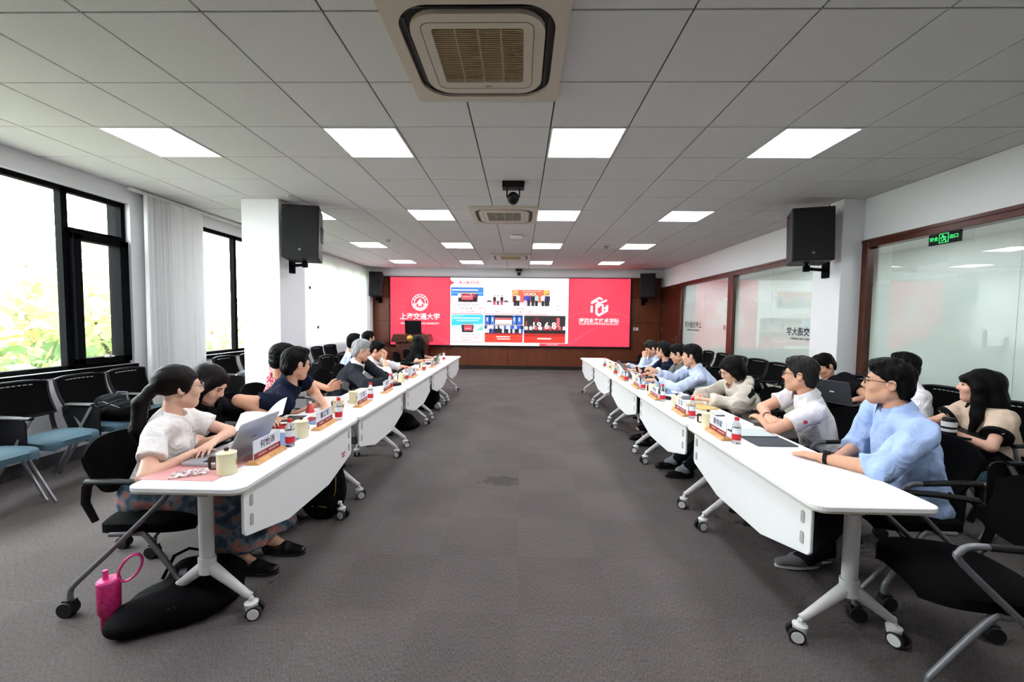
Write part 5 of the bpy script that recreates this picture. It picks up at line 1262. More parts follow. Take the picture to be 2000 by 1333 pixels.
def person(label, P, H, hd, rz, armR, armL, st):
    """P pelvis (x,y), H head centre, hd gaze, rz facing (+y turned by rz); arms = (wrist, elbow hint, hand dir, palm, curl), all in room coordinates"""
    h = st.get('h', .012); fem = st.get('fem', False); bw = st.get('bw', 1.0)
    c, s_ = math.cos(rz), math.sin(rz); hipz = .515
    def L(p): x, y = p[0] - P[0], p[1] - P[1]; return np.array([c * x + s_ * y, -s_ * x + c * y, p[2]])
    def D(v): return np.array([c * v[0] + s_ * v[1], -s_ * v[0] + c * v[1], v[2]])
    root = empty('person', label, 'person', (P[0], P[1], 0), rz)
    pel = np.array([0, 0, hipz]); Hc = L(H); f = unit(D(hd)); fh = unit([f[0], f[1], 0])
    r = unit(np.cross(f, (0, 0, 1))); u = np.cross(r, f); HR = np.stack([r, f, u], 1)             # head axes: x right, y forward, z up
    def hp(x, y, z): return Hc + HR @ np.array([x, y, z])
    N = Hc - np.array([0, 0, .150]) - fh * .035                                                 # base of the neck
    td = unit(N - pel); SC = N - td * .055
    tw = st.get('twist', .45); body = np.array([0, 1., 0]); bf = unit(body * (1 - tw) + fh * tw); sr = unit(np.cross(bf, td)); cd = np.cross(td, sr)
    sw = (.150 if fem else .172) * bw
    TL_ = np.linalg.norm(SC - pel)
    sk = st.get('skin', SKIN)
    # ---- arms
    arms = []
    for side, spec in ((1, armR), (-1, armL)):
        S = SC + sr * side * sw; l1, l2 = (.275, .235) if fem else (.30, .255)
        W = L(spec[0]); hint = L(spec[1]) if spec[1] is not None else S + np.array([side * .2, -.1, -.3])
        E, W = ik(S, W, hint, l1, l2)
        hdv = D(spec[2]) if len(spec) > 2 and spec[2] is not None else unit(W - E); pn = D(spec[3]) if len(spec) > 3 and spec[3] is not None else np.array([0, 0, -1.])
        arms.append((side, S, E, W, hdv, pn, spec[4] if len(spec) > 4 else .35))
    # ---- legs
    legs = []
    feet = st.get('feet')
    for i, side in enumerate((1, -1)):
        hip = pel + np.array([side * .085, 0.02, -.01])
        A = np.array([side * .10, .40, .085]) if not feet else np.append(L((*feet[i], 0))[:2], .085)
        K, A = ik(hip, A, np.array([side * .13, .6, .8]), .40, .41); K[2] = min(K[2], .60); legs.append((side, hip, K, A))
    # ---- skin: one continuous body
    b = Soft(max(h, .011)); a_ = .88
    b.rc(pel - [.06, 0, 0], pel + [.06, 0, 0], .10, .10, .04)
    b.rc(pel + td * .05, pel + td * TL_ * .55, .11 * bw, .115 * bw, .05, flat=(cd, .75)); b.rc(pel + td * TL_ * .55, SC - td * .05, .115 * bw, .105 * bw, .05, flat=(cd, .72))
    b.rc(SC - sr * sw * .85, SC + sr * sw * .85, .048, .048, .04); b.rc(SC, Hc - u * .05 - f * .015, .056 * (.88 if fem else 1), .052 * (.88 if fem else 1), .02)
    for side, S, E, W, hdv, pn, cu in arms:
        q = (.82 if fem else 1) * (.5 + .5 * bw); b.rc(S, E, .050 * q, .040 * q, .02); b.rc(E, W, .040 * q, .026 * q, .015)
    for side, hip, K, A in legs: b.rc(hip, K, .075, .055, .03); b.rc(K, A, .052, .036, .02); b.rc(A, A + [0, .10, -.045], .035, .03, .02)
    hf = Soft(min(h, .0065)); 
    def he(x, y, z, rad, k=.02, sub=False): hf.el(hp(x, y, z), rad, HR, k, sub=sub)
    fs = .95 if fem else 1.0
    he(0, -.012, .032, (.075, .094, .084)); he(0, .030, -.030, (.060 * fs, .066, .082), .03); hf.rc(hp(0, .066, -.092), hp(0, .060, -.080), .022 * fs, .03 * fs, .03)
    hf.rc(hp(-.05 * fs, .01, -.065), hp(0, .06, -.098), .024, .022, .03); hf.rc(hp(.05 * fs, .01, -.065), hp(0, .06, -.098), .024, .022, .03)
    hf.rc(hp(-.036, .074, .020), hp(.036, .074, .020), .016, .016, .02)
    he(.030, .104, .003, (.017, .012, .010), .012, True); he(-.030, .104, .003, (.017, .012, .010), .012, True)
    he(.036, .066, -.030, (.026, .026, .026), .02); he(-.036, .066, -.030, (.026, .026, .026), .02)
    hf.rc(hp(0, .092, .012), hp(0, .110, -.026), .009, .012, .012); hf.rc(hp(-.010, .100, -.031), hp(.010, .100, -.031), .0095, .0095, .010)
    hf.rc(hp(-.016, .089, -.054), hp(.016, .089, -.054), .0085, .0085, .010); hf.rc(hp(-.013, .086, -.065), hp(.013, .086, -.065), .0085, .0085, .010)
    for sd in (-1, 1):
        he(sd * .078, -.004, -.012, (.010, .021, .032), .008); he(sd * .086, .001, -.010, (.006, .012, .020), .006, True)
    hf.rc(hp(0, -.015, -.06), Hc * .55 + SC * .45, .056 * (.88 if fem else 1), .054 * (.88 if fem else 1), .02)
    parts = [b.poly(None, 2), hf.poly(None, 1)]
    for side, S, E, W, hdv, pn, cu in arms: parts.append(hand_field(W, E, hdv, pn, side, cu, .0045 if h < .011 else .0065, .9 if fem else 1.05).poly(None, 1))
    link('body', soft_mesh('body', parts, sk), root)
    # ---- face details
    for sd in (-1, 1):
        q = MB().ball(tuple(hp(sd * .030, .0915, .003)), (.0125, .0055, .0050 if not st.get('down') else .0028), 12, 8, Matrix(HR.tolist()).to_3x3()).build('eye', EYE, root, smooth=True)
        MB().tube([tuple(hp(sd * .015, .0985, .021)), tuple(hp(sd * .030, .0985, .026)), tuple(hp(sd * .047, .0885, .021))], .0032, 6).build('eyebrow', st.get('hairm', HAIRB), root, smooth=True)
    MB().ball(tuple(hp(0, .0925, -.0595)), (.021, .0075, .0085), 14, 8, Matrix(HR.tolist()).to_3x3()).build('lips', LIP if not fem else mat('lips_rosy', 'b8504e', .4), root, smooth=True)
    # ---- hair
    hs = st.get('hair', 'short'); hm = st.get('hairm', HAIRB); hr = Soft(min(h, .006) if hs in ('short', 'fade', 'pony') else max(min(h, .009), .007))
    def hl(x, y, z, rad, k=.02, cut=None, sub=False): hr.el(hp(x, y, z), rad, HR, k, cut, sub)
    nz = (.0055 if hs != 'pony' else .002, 95, int(abs(P[1] * 100)))
    if hs in ('short', 'fade'):
        zf = .060 if hs == 'fade' else .052
        line = [(hp(0, .085, zf), HR @ np.array([0, .62, -.78])), (hp(0, -.09, -.095), HR @ np.array([0, .30, -.95]))]
        hl(0, -.012, .044, (.0805, .099, .088), .012, line); hl(.012, .030, .104, (.058, .062, .026), .03, [(hp(0, .085, zf + .01), HR @ np.array([0, .62, -.78]))]); hl(-.02, .060, .090, (.035, .032, .020), .02)
        hl(0, -.046, -.022, (.070, .061, .080), .02, [(hp(0, -.022, 0), HR @ np.array([0, 1, -.25])), (hp(0, -.09, -.098), HR @ np.array([0, .2, -1]))])
        if hs == 'short':
            for sd in (-1, 1): hl(sd * .072, .026, .010, (.009, .013, .030), .010)
    elif hs == 'pony':
        hl(0, -.018, .036, (.086, .106, .092), .02, [(hp(0, .085, .055), HR @ np.array([0, .75, -.66])), (hp(0, -.06, -.085), HR @ np.array([0, .1, -1]))])
        for sd in (-1, 1): hl(sd * .070, .01, .005, (.014, .03, .05), .015)
        tb = hp(0, -.118, -.015); hr.el(tb, (.030, .030, .030), HR, .02); bk = -fh
        hr.chain([tb, tb + bk * .045 + [0, 0, -.06], tb + bk * .06 + [0, 0, -.20], tb + bk * .03 + [0, 0, -.36]], [.026, .034, .034, .010], .02)
    elif hs == 'bob':
        hl(0, -.018, .036, (.093, .112, .096)); hl(0, -.035, -.035, (.097, .088, .090), .03)
        for sd in (-1, 1): hr.chain([hp(sd * .072, .045, .05), hp(sd * .085, .03, -.02), hp(sd * .080, .015, -.085)], [.025, .026, .020], .02)
        hl(0, .125, -.045, (.062, .078, .108), .012, None, True); hr.cutall(hp(0, 0, -.125), HR @ np.array([0, .2, -1]))
        nz = (.003, 60, 2)
    else:
        hl(0, -.018, .036, (.090, .112, .095)); bk = -fh * st.get('fall', .02)
        hr.chain([hp(0, -.06, 0), hp(0, -.075, -.10), hp(0, -.07, -.10) + bk + [0, 0, -.14], hp(0, -.06, -.10) + bk * 2 + [0, 0, -.28]], [.088, .092, .080, .045], .03, flat=(f, .75))
        for sd in (-1, 1): hr.chain([hp(sd * .062, .050, .055), hp(sd * .082, .018, -.01), hp(sd * .084, .010, -.10), hp(sd * .090, .02, -.12) + [0, 0, -.09], hp(sd * .085, .045, -.12) + [0, 0, -.26]], [.026, .036, .038, .034, .010], .025)
        hl(0, .122, -.050, (.058, .078, .115), .012, None, True)
        if st.get('bangs'): hr.rc(hp(-.05, .082, .045), hp(.05, .082, .045), .020, .020, .02)
        nz = (.004, 55, 4)
    link('hair', soft_mesh('hair', [hr.poly(nz, 1, 2.0)], hm), root)
    # ---- glasses
    if st.get('glasses'):
        gm = FRAME if st['glasses'] == 'black' else WIRE; rr_ = .0021 if st['glasses'] == 'black' else .0013
        g = empty('glasses'); g.parent = root
        for sd in (-1, 1):
            MB().tube([tuple(hp(sd * .031 + .021 * math.cos(t), .109 - .004 * abs(math.cos(t)), .001 + .017 * math.sin(t))) for t in [2 * PI * k / 18 for k in range(19)]], rr_, 6).build('rim', gm, g, smooth=True)
            MB().tube([tuple(hp(sd * .052, .105, .006)), tuple(hp(sd * .074, .085, .008)), tuple(hp(sd * .083, .0, .006)), tuple(hp(sd * .083, -.02, -.004))], rr_, 6).build('temple', gm, g, smooth=True)
        MB().tube([tuple(hp(-.010, .111, .004)), tuple(hp(0, .113, .007)), tuple(hp(.010, .111, .004))], rr_, 6).build('bridge', gm, g, smooth=True)
    # ---- top
    t = Soft(h); m = .016; lo_ = st.get('loose', 0)
    t.rc(pel + td * .0 - sr * .03, pel + td * .02 + sr * .03, .135 * bw + lo_, .135 * bw + lo_, .04, flat=(cd, .85))
    t.rc(pel + td * .05, pel + td * TL_ * .55, (.140 if not fem else .122) * bw + lo_, (.146 if not fem else .130) * bw + lo_, .05, flat=(cd, .76)); t.rc(pel + td * TL_ * .55, SC - td * .045, (.146 if not fem else .130) * bw + lo_, .122 * bw + lo_, .05, flat=(cd, .74))
    if fem: t.rc(pel + td * TL_ * .68 + cd * .06 - sr * .06, pel + td * TL_ * .68 + cd * .06 + sr * .06, .055, .055, .05)
    t.rc(SC - sr * sw * .92, SC + sr * sw * .92, .060 + lo_ * .5, .060 + lo_ * .5, .04); t.rc(SC, SC + td * .05, .075, .062, .03)
    slv = st.get('sleeve', 'short')
    for side, S, E, W, hdv, pn, cu in arms:
        q = (.85 if fem else 1) * (.5 + .5 * bw); va, vb = unit(E - S), unit(W - E)
        if slv == 'short':
            e = S + va * np.linalg.norm(E - S) * .62; t.rc(S, e + va * .05, .066 * q + lo_, .068 * q + lo_, .03, cut=[(e, va)])
        else:
            t.rc(S, E, .066 * q + lo_, .057 * q + lo_, .03); fr_ = .96 if slv == 'long' else .30
            e = E + (W - E) * fr_; t.rc(E, e + vb * .05, .057 * q + lo_, (.045 if slv == 'long' else .058) * q + lo_, .02, cut=[(e, vb)])
            if slv != 'long': t.rc(e - vb * .035, e + vb * .03, .058 * q, .058 * q, .006, cut=[(e, vb), (e - vb * .035, -vb)])
    nk = N + td * .03; t.el(nk + cd * .012, (.060, .068, .060), np.stack([sr, cd, td], 1), .006, sub=True)
    t.cutall(pel - [0, 0, .075], (0, 0, -1))
    top = link(st.get('topname', 'shirt'), soft_mesh(st.get('topname', 'shirt'), [t.poly((st.get('wr', .010), 26, 1 + int(abs(P[1] * 37))), 2)], st['top']), root)
    if st.get('collar'):
        cm = st.get('collarm', st['top']); n0 = N - td * .012 + cd * .006
        def cf(uu, vv):
            th = (uu - .5) * 2 * PI * .90 - PI / 2; rx = .064 + .014 * vv; 
            return tuple(n0 + sr * rx * math.cos(th) * -1 + cd * (rx * 1.0 * -math.sin(th) * -1) + td * (.036 - .034 * vv + .012 * math.sin(th) * -1 * -1))
        def cf2(uu, vv):
            th = PI / 2 + (uu * .88 + .06) * 2 * PI; rx = (.068 + .022 * vv) * (.9 if fem else 1)
            front = max(0, math.cos((uu - .5) * 2 * PI) * -1)
            return tuple(n0 + sr * rx * math.cos(th) + cd * rx * 1.08 * math.sin(th) + td * (.062 - .052 * vv - .020 * front - .022 * front * vv))
        MB().grid(cf2, 22, 3, thick=(0, 0, .003)).build('collar', cm, top, smooth=True)
    # ---- trousers or skirt
    w = Soft(max(h, .011))
    if st.get('skirt'):
        w.rc(pel - [.05, 0, .01], pel + [.05, 0, -.01], .135, .135, .04, flat=((0, 0, 1), .9))
        for side, hip, K, A in legs: w.rc(hip, K, .105, .105, .05); w.rc(K, A * .75 + K * .25 + [0, .03, 0], .105, .145, .05)
        w.cutall((0, 0, .19), (0, 0, -1))
    else:
        w.rc(pel - [.065, 0, .005], pel + [.065, 0, -.005], .118, .118, .04)
        for side, hip, K, A in legs: w.rc(hip, K, .092, .072, .03); v_ = unit(A - K); w.rc(K, A + v_ * .06, .068, .054, .02, cut=[(A + v_ * .035, v_)])
    w.cutall(pel + [0, 0, .085], (0, 0, 1))
    link('skirt' if st.get('skirt') else 'trousers', soft_mesh('legwear', [w.poly((.008, 22, 3), 2)], st['bottom']), root)
    # ---- shoes
    sm, so_ = shoe_mesh(st.get('shoe', 'black'))
    for side, hip, K, A in legs:
        o = link('shoe', sm, root, (A[0], A[1] + .04, 0)); link('sole', so_, o)
        if not st.get('skirt'):
            v_ = unit(A - K); sk_ = Soft(.010); sk_.chain([A - v_ * .05, A, A + [0, .03, -.025], A + [0, .09, -.035]], [.052, .050, .047, .034], .015); link('sock', soft_mesh('sock', [sk_.poly(None, 1)], st.get('sock', SOCK)), root)
    root['_'] = 0; del root['_']
    return root, dict(arms=arms, L=L, D=D, hp=hp, N=N, SC=SC, td=td, sr=sr, cd=cd, pel=pel, top=top)
def wrist_band(root, info, side, m, r=.031, dial=None):
    for sd, S, E, W, hdv, pn, cu in info['arms']:
        if sd != side: continue
        v = unit(W - E); o = W - v * .025
        MB().tube([tuple(o - v * .010), tuple(o + v * .010)], r, 18, cap=False).build('watch_strap', m, root, smooth=True)
        if dial: MB().tube([tuple(o - pn * (r - .003)), tuple(o - pn * (r + .008))], .020, 20).build('watch', m, root)
# cloths
C_WHITE = cloth('white_tee', 'efece8', 'e6e2de'); C_BLACK = cloth('black_shirt', '121214', '18181b'); C_NAVY = cloth('navy', '141a2c', '182034'); C_SUIT = cloth('charcoal_suit', '24262c', '2c2e35')
C_BLUE = cloth('bright_blue', 'b4cbf5', 'abc4f0'); C_PALE = cloth('pale_blue', 'cbd6ee', 'c3d0ea'); C_POLO = cloth('white_polo', 'ece9ec', 'e4e1e4'); C_JACK = cloth('beige_jacket', 'd0c9bc', 'c6bfb2', .3)
C_GREY = cloth('grey_green', '6a6f6c', '747976'); C_CREAM = cloth('cream_blouse', 'd8c3ae', 'd0baa4'); C_DKT = cloth('dark_trousers', '16171c', '1b1c22'); C_BEIGE = cloth('beige_trousers', 'b8a294', 'ad978a')
def pattern_red():
    m = mat('cloth_red_pattern', 'b83a52', .85); nt = m.node_tree; b = nt.nodes['Principled BSDF']
    tc = nt.nodes.new('ShaderNodeTexCoord'); v = nt.nodes.new('ShaderNodeTexVoronoi'); v.inputs['Scale'].default_value = 60; r = nt.nodes.new('ShaderNodeValToRGB')
    r.color_ramp.elements[0].position = .30; r.color_ramp.elements[1].position = .42; r.color_ramp.elements[0].color = (*lin('f0dce0'), 1); r.color_ramp.elements[1].color = (*lin('ab2c46'), 1)
    nt.links.new(tc.outputs['Object'], v.inputs['Vector']); nt.links.new(v.outputs['Distance'], r.inputs['Fac']); nt.links.new(r.outputs['Color'], b.inputs['Base Color']); return m
def pattern_floral():
    m = mat('cloth_floral', '3a4f62', .85); nt = m.node_tree; b = nt.nodes['Principled BSDF']
    tc = nt.nodes.new('ShaderNodeTexCoord'); n1 = nt.nodes.new('ShaderNodeTexNoise'); n1.inputs['Scale'].default_value = 13; n1.inputs['Detail'].default_value = 2; r = nt.nodes.new('ShaderNodeValToRGB'); e = r.color_ramp.elements
    e[0].position = .35; e[0].color = (*lin('273440'), 1); e[1].position = .48; e[1].color = (*lin('44596a'), 1)
    for p_, c_ in ((.54, '6c7a80'), (.58, '98625c'), (.68, 'a8746c'), (.75, '9a5a58')): q = e.new(p_); q.color = (*lin(c_), 1)
    nt.links.new(tc.outputs['Object'], n1.inputs['Vector']); nt.links.new(n1.outputs['Fac'], r.inputs['Fac']); nt.links.new(r.outputs['Color'], b.inputs['Base Color']); return m
NEAR, MID, FAR = .0075, .0095, .012
LFT, RGT = -PI / 2, PI / 2
T_ = TZ + .030
# --- window side row
person('woman with a black ponytail and white tee shirt typing at the near left table end', (-2.03, 2.23), (-1.93, 2.27, 1.085), (.60, .80, -.05), LFT,
    ((-1.74, 2.13, T_ + .01), (-1.80, 1.76, .62), (.10, 1, -.10), (0, 0, -1), .35), ((-1.72, 2.24, T_ + .03), (-1.66, 2.70, .7), (.2, -.95, -.1), (0, 0, -1), .35),
    dict(h=NEAR, fem=True, hair='pony', hairm=HAIRBR, glasses='wire', top=C_WHITE, bottom=pattern_floral(), skirt=True, skin=SKINF, feet=((-1.60, 2.28), (-1.55, 2.48)), loose=.006, topname='tee_shirt'))
person('woman with long dark hair in a black blouse looking down beside the ponytailed woman', (-2.28, 2.78), (-2.10, 2.72, 1.03), (.80, .05, -.50), LFT,
    ((-1.80, 2.62, T_), (-2.0, 2.40, .7)), ((-1.78, 2.86, T_), (-2.0, 3.1, .7)),
    dict(h=MID, fem=True, hair='long', hairm=HAIRBR, top=C_BLACK, bottom=C_DKT, skin=SKINF, collar=True, down=True, topname='blouse'))
r_, i_ = person('man in a navy polo leaning over the table with his elbow raised', (-2.20, 3.32), (-1.77, 3.19, 1.12), (.50, .85, -.12), LFT,
    ((-1.80, 2.93, T_), (-2.25, 2.45, 1.0), (.6, .5, -.2), (0, 0, -1), .4), ((-1.62, 3.36, T_), (-1.9, 3.8, .8)),
    dict(h=NEAR, glasses='wire', top=C_NAVY, bottom=C_DKT, bw=1.08, collar=True, twist=.35, topname='polo_shirt'))
person('man in a red patterned shirt holding a phone behind the navy polo man', (-2.34, 3.88), (-2.13, 3.62, 1.12), (.35, .93, -.08), LFT,
    ((-1.70, 3.46, T_ + .01), (-1.95, 3.3, .6), (.5, .7, .1), (0, .3, -1), .5), ((-1.66, 3.62, T_ + .08), (-1.9, 3.9, .6), (.6, .6, .2), (.3, -1, 0), .7),
    dict(h=MID, top=pattern_red(), bottom=C_DKT))
person('grey haired man in a charcoal suit jacket resting his arms on the table', (-2.24, 5.02), (-1.92, 4.90, 1.10), (.80, .55, -.20), LFT,
    ((-1.58, 4.74, T_), (-1.80, 4.40, .72), (.8, .5, 0), (0, 0, -1), .5), ((-1.58, 4.96, T_), (-1.85, 5.3, .7)),
    dict(h=MID, hairm=HAIRG, top=C_SUIT, bottom=C_DKT, sleeve='long', bw=1.1, collar=True, collarm=C_POLO, loose=.006, topname='suit_jacket', wr=.006))
person('dark haired man in pale blue seated behind the grey haired man', (-2.74, 6.30), (-2.55, 6.24, 1.12), (.55, .83, 0), LFT,
    ((-2.38, 6.15, .62), None), ((-2.38, 6.42, .62), None), dict(h=FAR, top=C_PALE, bottom=C_DKT))
person('dark haired man in grey farthest in the second row by the windows', (-2.74, 6.92), (-2.56, 6.86, 1.14), (.60, .80, 0), LFT,
    ((-2.38, 6.78, .62), None), ((-2.38, 7.05, .62), None), dict(h=FAR, top=C_GREY, bottom=C_DKT, glasses='black'))
person('man in a white shirt leaning on his hand beside the grey haired man', (-2.28, 5.64), (-1.98, 5.60, 1.05), (.90, .25, -.35), LFT,
    ((-1.84, 5.50, .93), (-1.75, 5.30, .70), (.3, .2, 1), (-1, 0, .2), .8), ((-1.60, 6.02, T_), (-1.80, 6.10, .7), (.6, .8, -.1), (0, 0, -1), .3),
    dict(h=MID, top=C_POLO, bottom=C_DKT, sleeve='rolled', collar=True))
person('woman with long black hair in a black top near the podium, turned to the screen', (-2.16, 7.78), (-1.92, 7.70, 1.05), (.25, .95, -.12), LFT,
    ((-1.66, 7.40, T_), (-1.95, 7.25, .7), (.7, .5, -.1), (0, 0, -1), .4), ((-1.66, 7.75, T_), (-1.9, 8.0, .7)),
    dict(h=FAR, fem=True, hair='long', top=C_BLACK, bottom=C_DKT, skin=SKINF))
# --- partition side row
r_, i_ = person('man in glasses and a bright blue shirt at the near right table', (2.24, 2.33), (2.06, 2.32, 1.155), (-.80, .60, .02), RGT,
    ((1.93, 2.50, .66), (2.2, 2.7, .6), (-.8, -.3, -.1), (0, 0, -1), .3), ((1.66, 2.26, T_ - .003), (1.78, 1.75, .62), (-.45, .89, -.04), (0, 0, -1), .16),
    dict(h=NEAR, hair='fade', glasses='black', top=C_BLUE, bottom=C_DKT, sleeve='rolled', bw=1.16, collar=True, loose=.004, feet=((1.90, 2.52), (1.78, 2.46)), shoe='grey', topname='dress_shirt', wr=.014))
wrist_band(r_, i_, -1, M['black'], .032, True)
r_, i_ = person('man in a white polo with arms folded on the table', (2.26, 3.07), (2.06, 3.04, 1.105), (-.72, .68, -.02), RGT,
    ((1.80, 2.98, T_ + .05), (1.72, 3.5, .7), (-.1, -1, -.1), (.3, 0, -1), .5), ((1.83, 3.12, T_ + .01), (1.70, 2.65, .70), (.1, 1, 0), (0, 0, -1), .5),
    dict(h=NEAR, hair='short', hairm=HAIRS, glasses='black', top=C_POLO, bottom=C_DKT, bw=1.06, collar=True, topname='polo_shirt'))
wrist_band(r_, i_, 1, M['black'], .030, False)
sd_, S_, E_, *_r = i_['arms'][1]; va_ = unit(E_ - S_); q_ = S_ + va_ * .13 + unit(np.cross(va_, (0, 1, 0))) * 0 + np.array([-.079, -.0, .006])
MB().lathe([(0, -.004), (.014, -.004), (.014, 0), (.010, 0), (.010, -.003), (0, -.003)], tuple(q_), 18, 'x').build('sleeve_emblem', mat('red_embroidery', 'b8404e', .8), i_['top'])
r_, i_ = person('woman with a black bob and beige jacket reading papers', (2.28, 4.02), (2.05, 4.00, 1.025), (-.86, .02, -.45), RGT,
    ((1.76, 4.00, T_ + .02), (2.0, 4.4, .7), (-.7, -.5, .1), (0, 0, -1), .7), ((1.72, 3.78, T_ + .02), (2.05, 3.45, .66), (-.7, .5, .1), (0, 0, -1), .7),
    dict(h=NEAR, fem=True, hair='bob', glasses='wire', top=C_JACK, bottom=C_DKT, sleeve='long', loose=.024, skin=SKINF, down=True, bw=1.05, topname='jacket', wr=.02, feet=((1.58, 3.86), (1.56, 4.12)), sock=SOCKG))
# jacket opening, camel top, hood, black shoulder patch
i = i_; Vb = lambda a, b_, c_: tuple(i['SC'] + i['sr'] * a + i['cd'] * b_ + i['td'] * c_)
s = Soft(.009); s.rc(Vb(-.012, .085, -.02), Vb(-.012, .105, -.26), .052, .062, .02, flat=(i['cd'], .6)); link('camel_top', soft_mesh('camel_top', [s.poly((.004, 40, 1), 1)], cloth('camel', '9a6a3c', '8a5c32')), r_)
s = Soft(.009); s.chain([Vb(.10, -.02, .055), Vb(.085, -.09, .045), Vb(0, -.125, .03), Vb(-.085, -.09, .045), Vb(-.10, -.02, .055)], [.028, .040, .046, .040, .028], .02); link('hood', soft_mesh('hood', [s.poly((.006, 30, 2), 1)], C_JACK), r_)
sd, S, E, W, *_ = i['arms'][1]; s = Soft(.009); s.rc(S * .8 + E * .2 + [0, -.03, .03], S * .45 + E * .55 + [0, -.03, .02], .062, .058, .02, flat=(unit(E - S), 1)); link('shoulder_patch', soft_mesh('shoulder_patch', [s.poly(None, 1)], C_BLACK), r_)
r_, i_ = person('man in a pale blue shirt reaching forward with both hands', (2.32, 4.84), (2.00, 4.81, 1.09), (-.82, .55, -.10), RGT,
    ((1.62, 4.92, .89), (1.85, 5.0, .6), (-.7, .2, .3), (0, .5, -1), .8), ((1.56, 4.72, T_ + .06), (1.75, 4.3, .6), (-.8, .4, 0), (0, .2, -1), .5),
    dict(h=MID, top=C_PALE, bottom=C_DKT, sleeve='long', bw=1.1, collar=True, topname='dress_shirt', wr=.013, feet=((1.36, 5.16), (1.42, 4.88))))
wrist_band(r_, i_, 1, M['black'], .036, False)
person('man in wire glasses and a grey shirt behind the pale blue shirt man', (2.34, 5.50), (2.10, 5.48, 1.06), (-.80, .45, -.30), RGT,
    ((1.78, 5.62, T_), None), ((1.78, 5.40, T_), None), dict(h=FAR, glasses='wire', top=C_GREY, bottom=C_DKT, collar=True))
person('man in a dark navy shirt facing the screen', (2.34, 6.12), (2.10, 6.05, 1.06), (-.62, .78, 0), RGT,
    ((1.76, 6.2, T_), None), ((1.76, 5.98, T_), None), dict(h=FAR, top=C_NAVY, bottom=C_DKT, sleeve='long'))
person('greying man in a pale blue shirt resting his chin on his hand', (2.34, 6.76), (2.12, 6.66, 1.05), (-.80, .10, -.42), RGT,
    ((1.78, 6.85, T_), None), ((1.98, 6.58, .90), (1.80, 6.50, .65), (.05, .1, 1), (.4, .6, 0), .9), dict(h=FAR, hairm=HAIRS, top=C_PALE, bottom=C_DKT, sleeve='long', collar=True, down=True))
# --- second row by the partition
person('man in a black tee shirt bent over a laptop on his writing board', (3.56, 4.44), (3.34, 4.56, 1.02), (-.85, -.05, -.50), RGT + .35,
    ((3.22, 4.22, .745), (3.5, 4.5, .6), (-.8, -.4, -.1), (0, 0, -1), .4), ((3.26, 4.02, .745), (3.6, 3.95, .6), (-.8, -.2, -.1), (0, 0, -1), .4),
    dict(h=MID, top=C_BLACK, bottom=C_DKT, bw=1.05, down=True, topname='tee_shirt'))
person('person in a white shirt and beige trousers behind the bright blue shirt man', (3.68, 3.84), (3.50, 3.80, 1.09), (-.75, .65, 0), RGT,
    ((3.25, 3.95, .62), None), ((3.25, 3.72, .62), None), dict(h=MID, top=C_POLO, bottom=C_BEIGE))
r_, i_ = person('woman with long black hair and a cream blouse with black cuffs', (3.52, 3.05), (3.38, 3.07, 1.03), (-.78, .62, .02), RGT,
    ((3.06, 3.12, .73), (3.3, 3.5, .6), (-.3, -.9, 0), (0, 0, -1), .5), ((3.04, 2.97, .73), (3.45, 2.62, .62), (-.4, .8, 0), (0, 0, -1), .5),
    dict(h=NEAR, fem=True, hair='long', bangs=True, top=C_CREAM, bottom=C_DKT, skin=SKINF, loose=.018, topname='blouse', bw=1.0, fall=.02))
for sd, S, E, W, *_ in i_['arms']:
    va = unit(E - S); e_ = S + va * np.linalg.norm(E - S) * .62; MB().tube([tuple(e_ - va * .022), tuple(e_ + va * .004)], .081, 22).build('cuff', C_BLACK, i_['top'], smooth=True)
# small held things
e = MB().prism(rrect(-.036, .036, -.075, .075, .008), 'z', -.004, .004).build('mobile_phone', M['black'], None, bevel=.002, loc=(-1.60, 3.70, T_ + .12)); e.rotation_euler = (.4, .5, .5); tag(e, 'dark mobile phone in the hand of the red shirt man', 'phone')
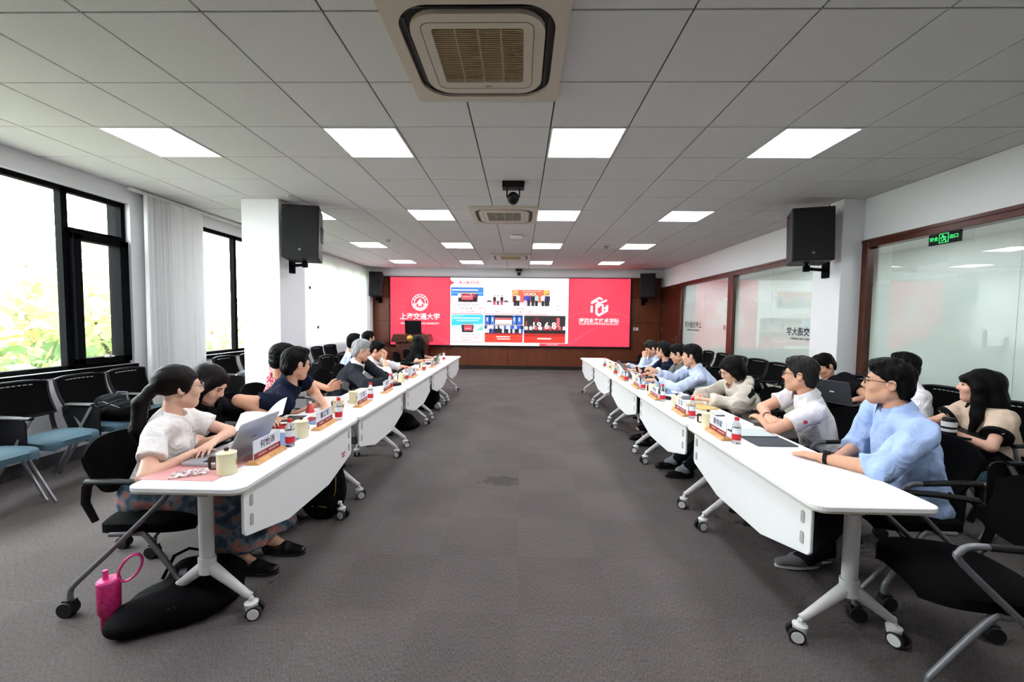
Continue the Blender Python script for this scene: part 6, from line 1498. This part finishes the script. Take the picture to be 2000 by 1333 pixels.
# ================================================================== outside the windows
tag(MB().bx(-60, XL - .6, -40, 60, -4.3, -4.2).build('ground_outside', mat('pale_bounce_ground', 'a8a59e', .9, noise=(.6, '98958c', .3))), 'pale paving outside the windows', kind='structure')  # ground added to block sky light from below; grey keeps the bounce neutral
M['bark'] = mat('bark', '5b4a3c', .9, bump=(20, .5))
def leafmat(n, c1, c2):
    m = mat(n, c1, .6, noise=(1.2, c2, .25)); translucent(m, .35); nt = m.node_tree
    t = [x for x in nt.nodes if x.type == 'BSDF_TRANSLUCENT'][0]; t.inputs[0].default_value = (*lin(c2), 1); return m
LEAF = [leafmat('leaf_yellow_green', '8f9a52', 'bcbb72'), leafmat('leaf_green', '6f8752', '94a468'), leafmat('leaf_deep', '4f6e44', '72895a')]
def leaf_cloud(blobs, n, size, seed):
    r = np.random.RandomState(seed); vol = np.array([b[3] ** 2 for b in blobs]); pick = r.choice(len(blobs), n, p=vol / vol.sum())
    B = np.array(blobs)[pick]; d = r.randn(n, 3); d /= np.linalg.norm(d, axis=1)[:, None]; rad = B[:, 3] * (.55 + .5 * r.rand(n) ** .5)
    c = B[:, :3] + d * rad[:, None] * np.array([1, 1, .8]); a = r.randn(n, 3); a /= np.linalg.norm(a, axis=1)[:, None]; b = np.cross(a, r.randn(n, 3)); b /= np.linalg.norm(b, axis=1)[:, None]
    s = size * (.6 + .8 * r.rand(n))[:, None]
    v = np.stack([c - a * s, c + b * s * .45, c + a * s, c - b * s * .45], 1).reshape(-1, 3); return v, np.arange(4 * n).reshape(n, 4)
def tree(label, x, y, top, rad, k, seed, n=2600):
    e = empty('tree', label, 'tree', (x, y, -4.2), group='trees outside the windows'); r = random.Random(seed); H_ = top + 4.2
    blobs = [(r.uniform(-.7, .7) * rad, r.uniform(-.7, .7) * rad, H_ - rad * r.uniform(.5, 2.2), rad * r.uniform(.35, .6)) for _ in range(11)] + [(0, 0, H_ - rad * .6, rad * .55), (0, 0, H_ - rad * 1.4, rad * .8)]
    tb = MB().tube([(0, 0, 0), (.1, .05, H_ * .3), (-.05, .1, H_ * .6), (0, 0, H_ - rad * .5)], [.22, .17, .12, .04], 8)
    for b in blobs[:7]: tb.tube([(0, .05, H_ * .45), (b[0] * .5, b[1] * .5, (H_ * .45 + b[2]) / 2 + .2), b[:3]], [.08, .05, .02], 6)
    tb.build('trunk', M['bark'], e, smooth=True)
    tag(link('foliage', soft_mesh('foliage', [leaf_cloud(blobs, n, .17, seed)], LEAF[k]), e), kind='stuff')
for k, a in enumerate((
    ('broad yellow green tree filling the left edge of the near window', -10.5, 7.0, 3.6, 2.6, 0, 1), ('yellow green tree behind the middle of the near window', -13.0, 10.6, 4.2, 2.8, 0, 2),
    ('green tree seen through the openable sash', -9.6, 9.9, 2.6, 2.0, 1, 3), ('low deep green tree at the foot of the near window', -9.0, 7.6, 1.2, 1.7, 2, 4),
    ('deep green tree below the sash', -10.5, 11.8, 1.4, 1.9, 2, 8), ('pale yellow green tree seen through the second window', -12.5, 15.5, 2.6, 2.6, 0, 5), ('green tree far along the facade behind the second window', -14.5, 19.0, 3.0, 3.0, 1, 6),
    ('green tree beyond the left picture edge', -11.0, 3.5, 3.4, 2.6, 1, 7))): tree(*a)
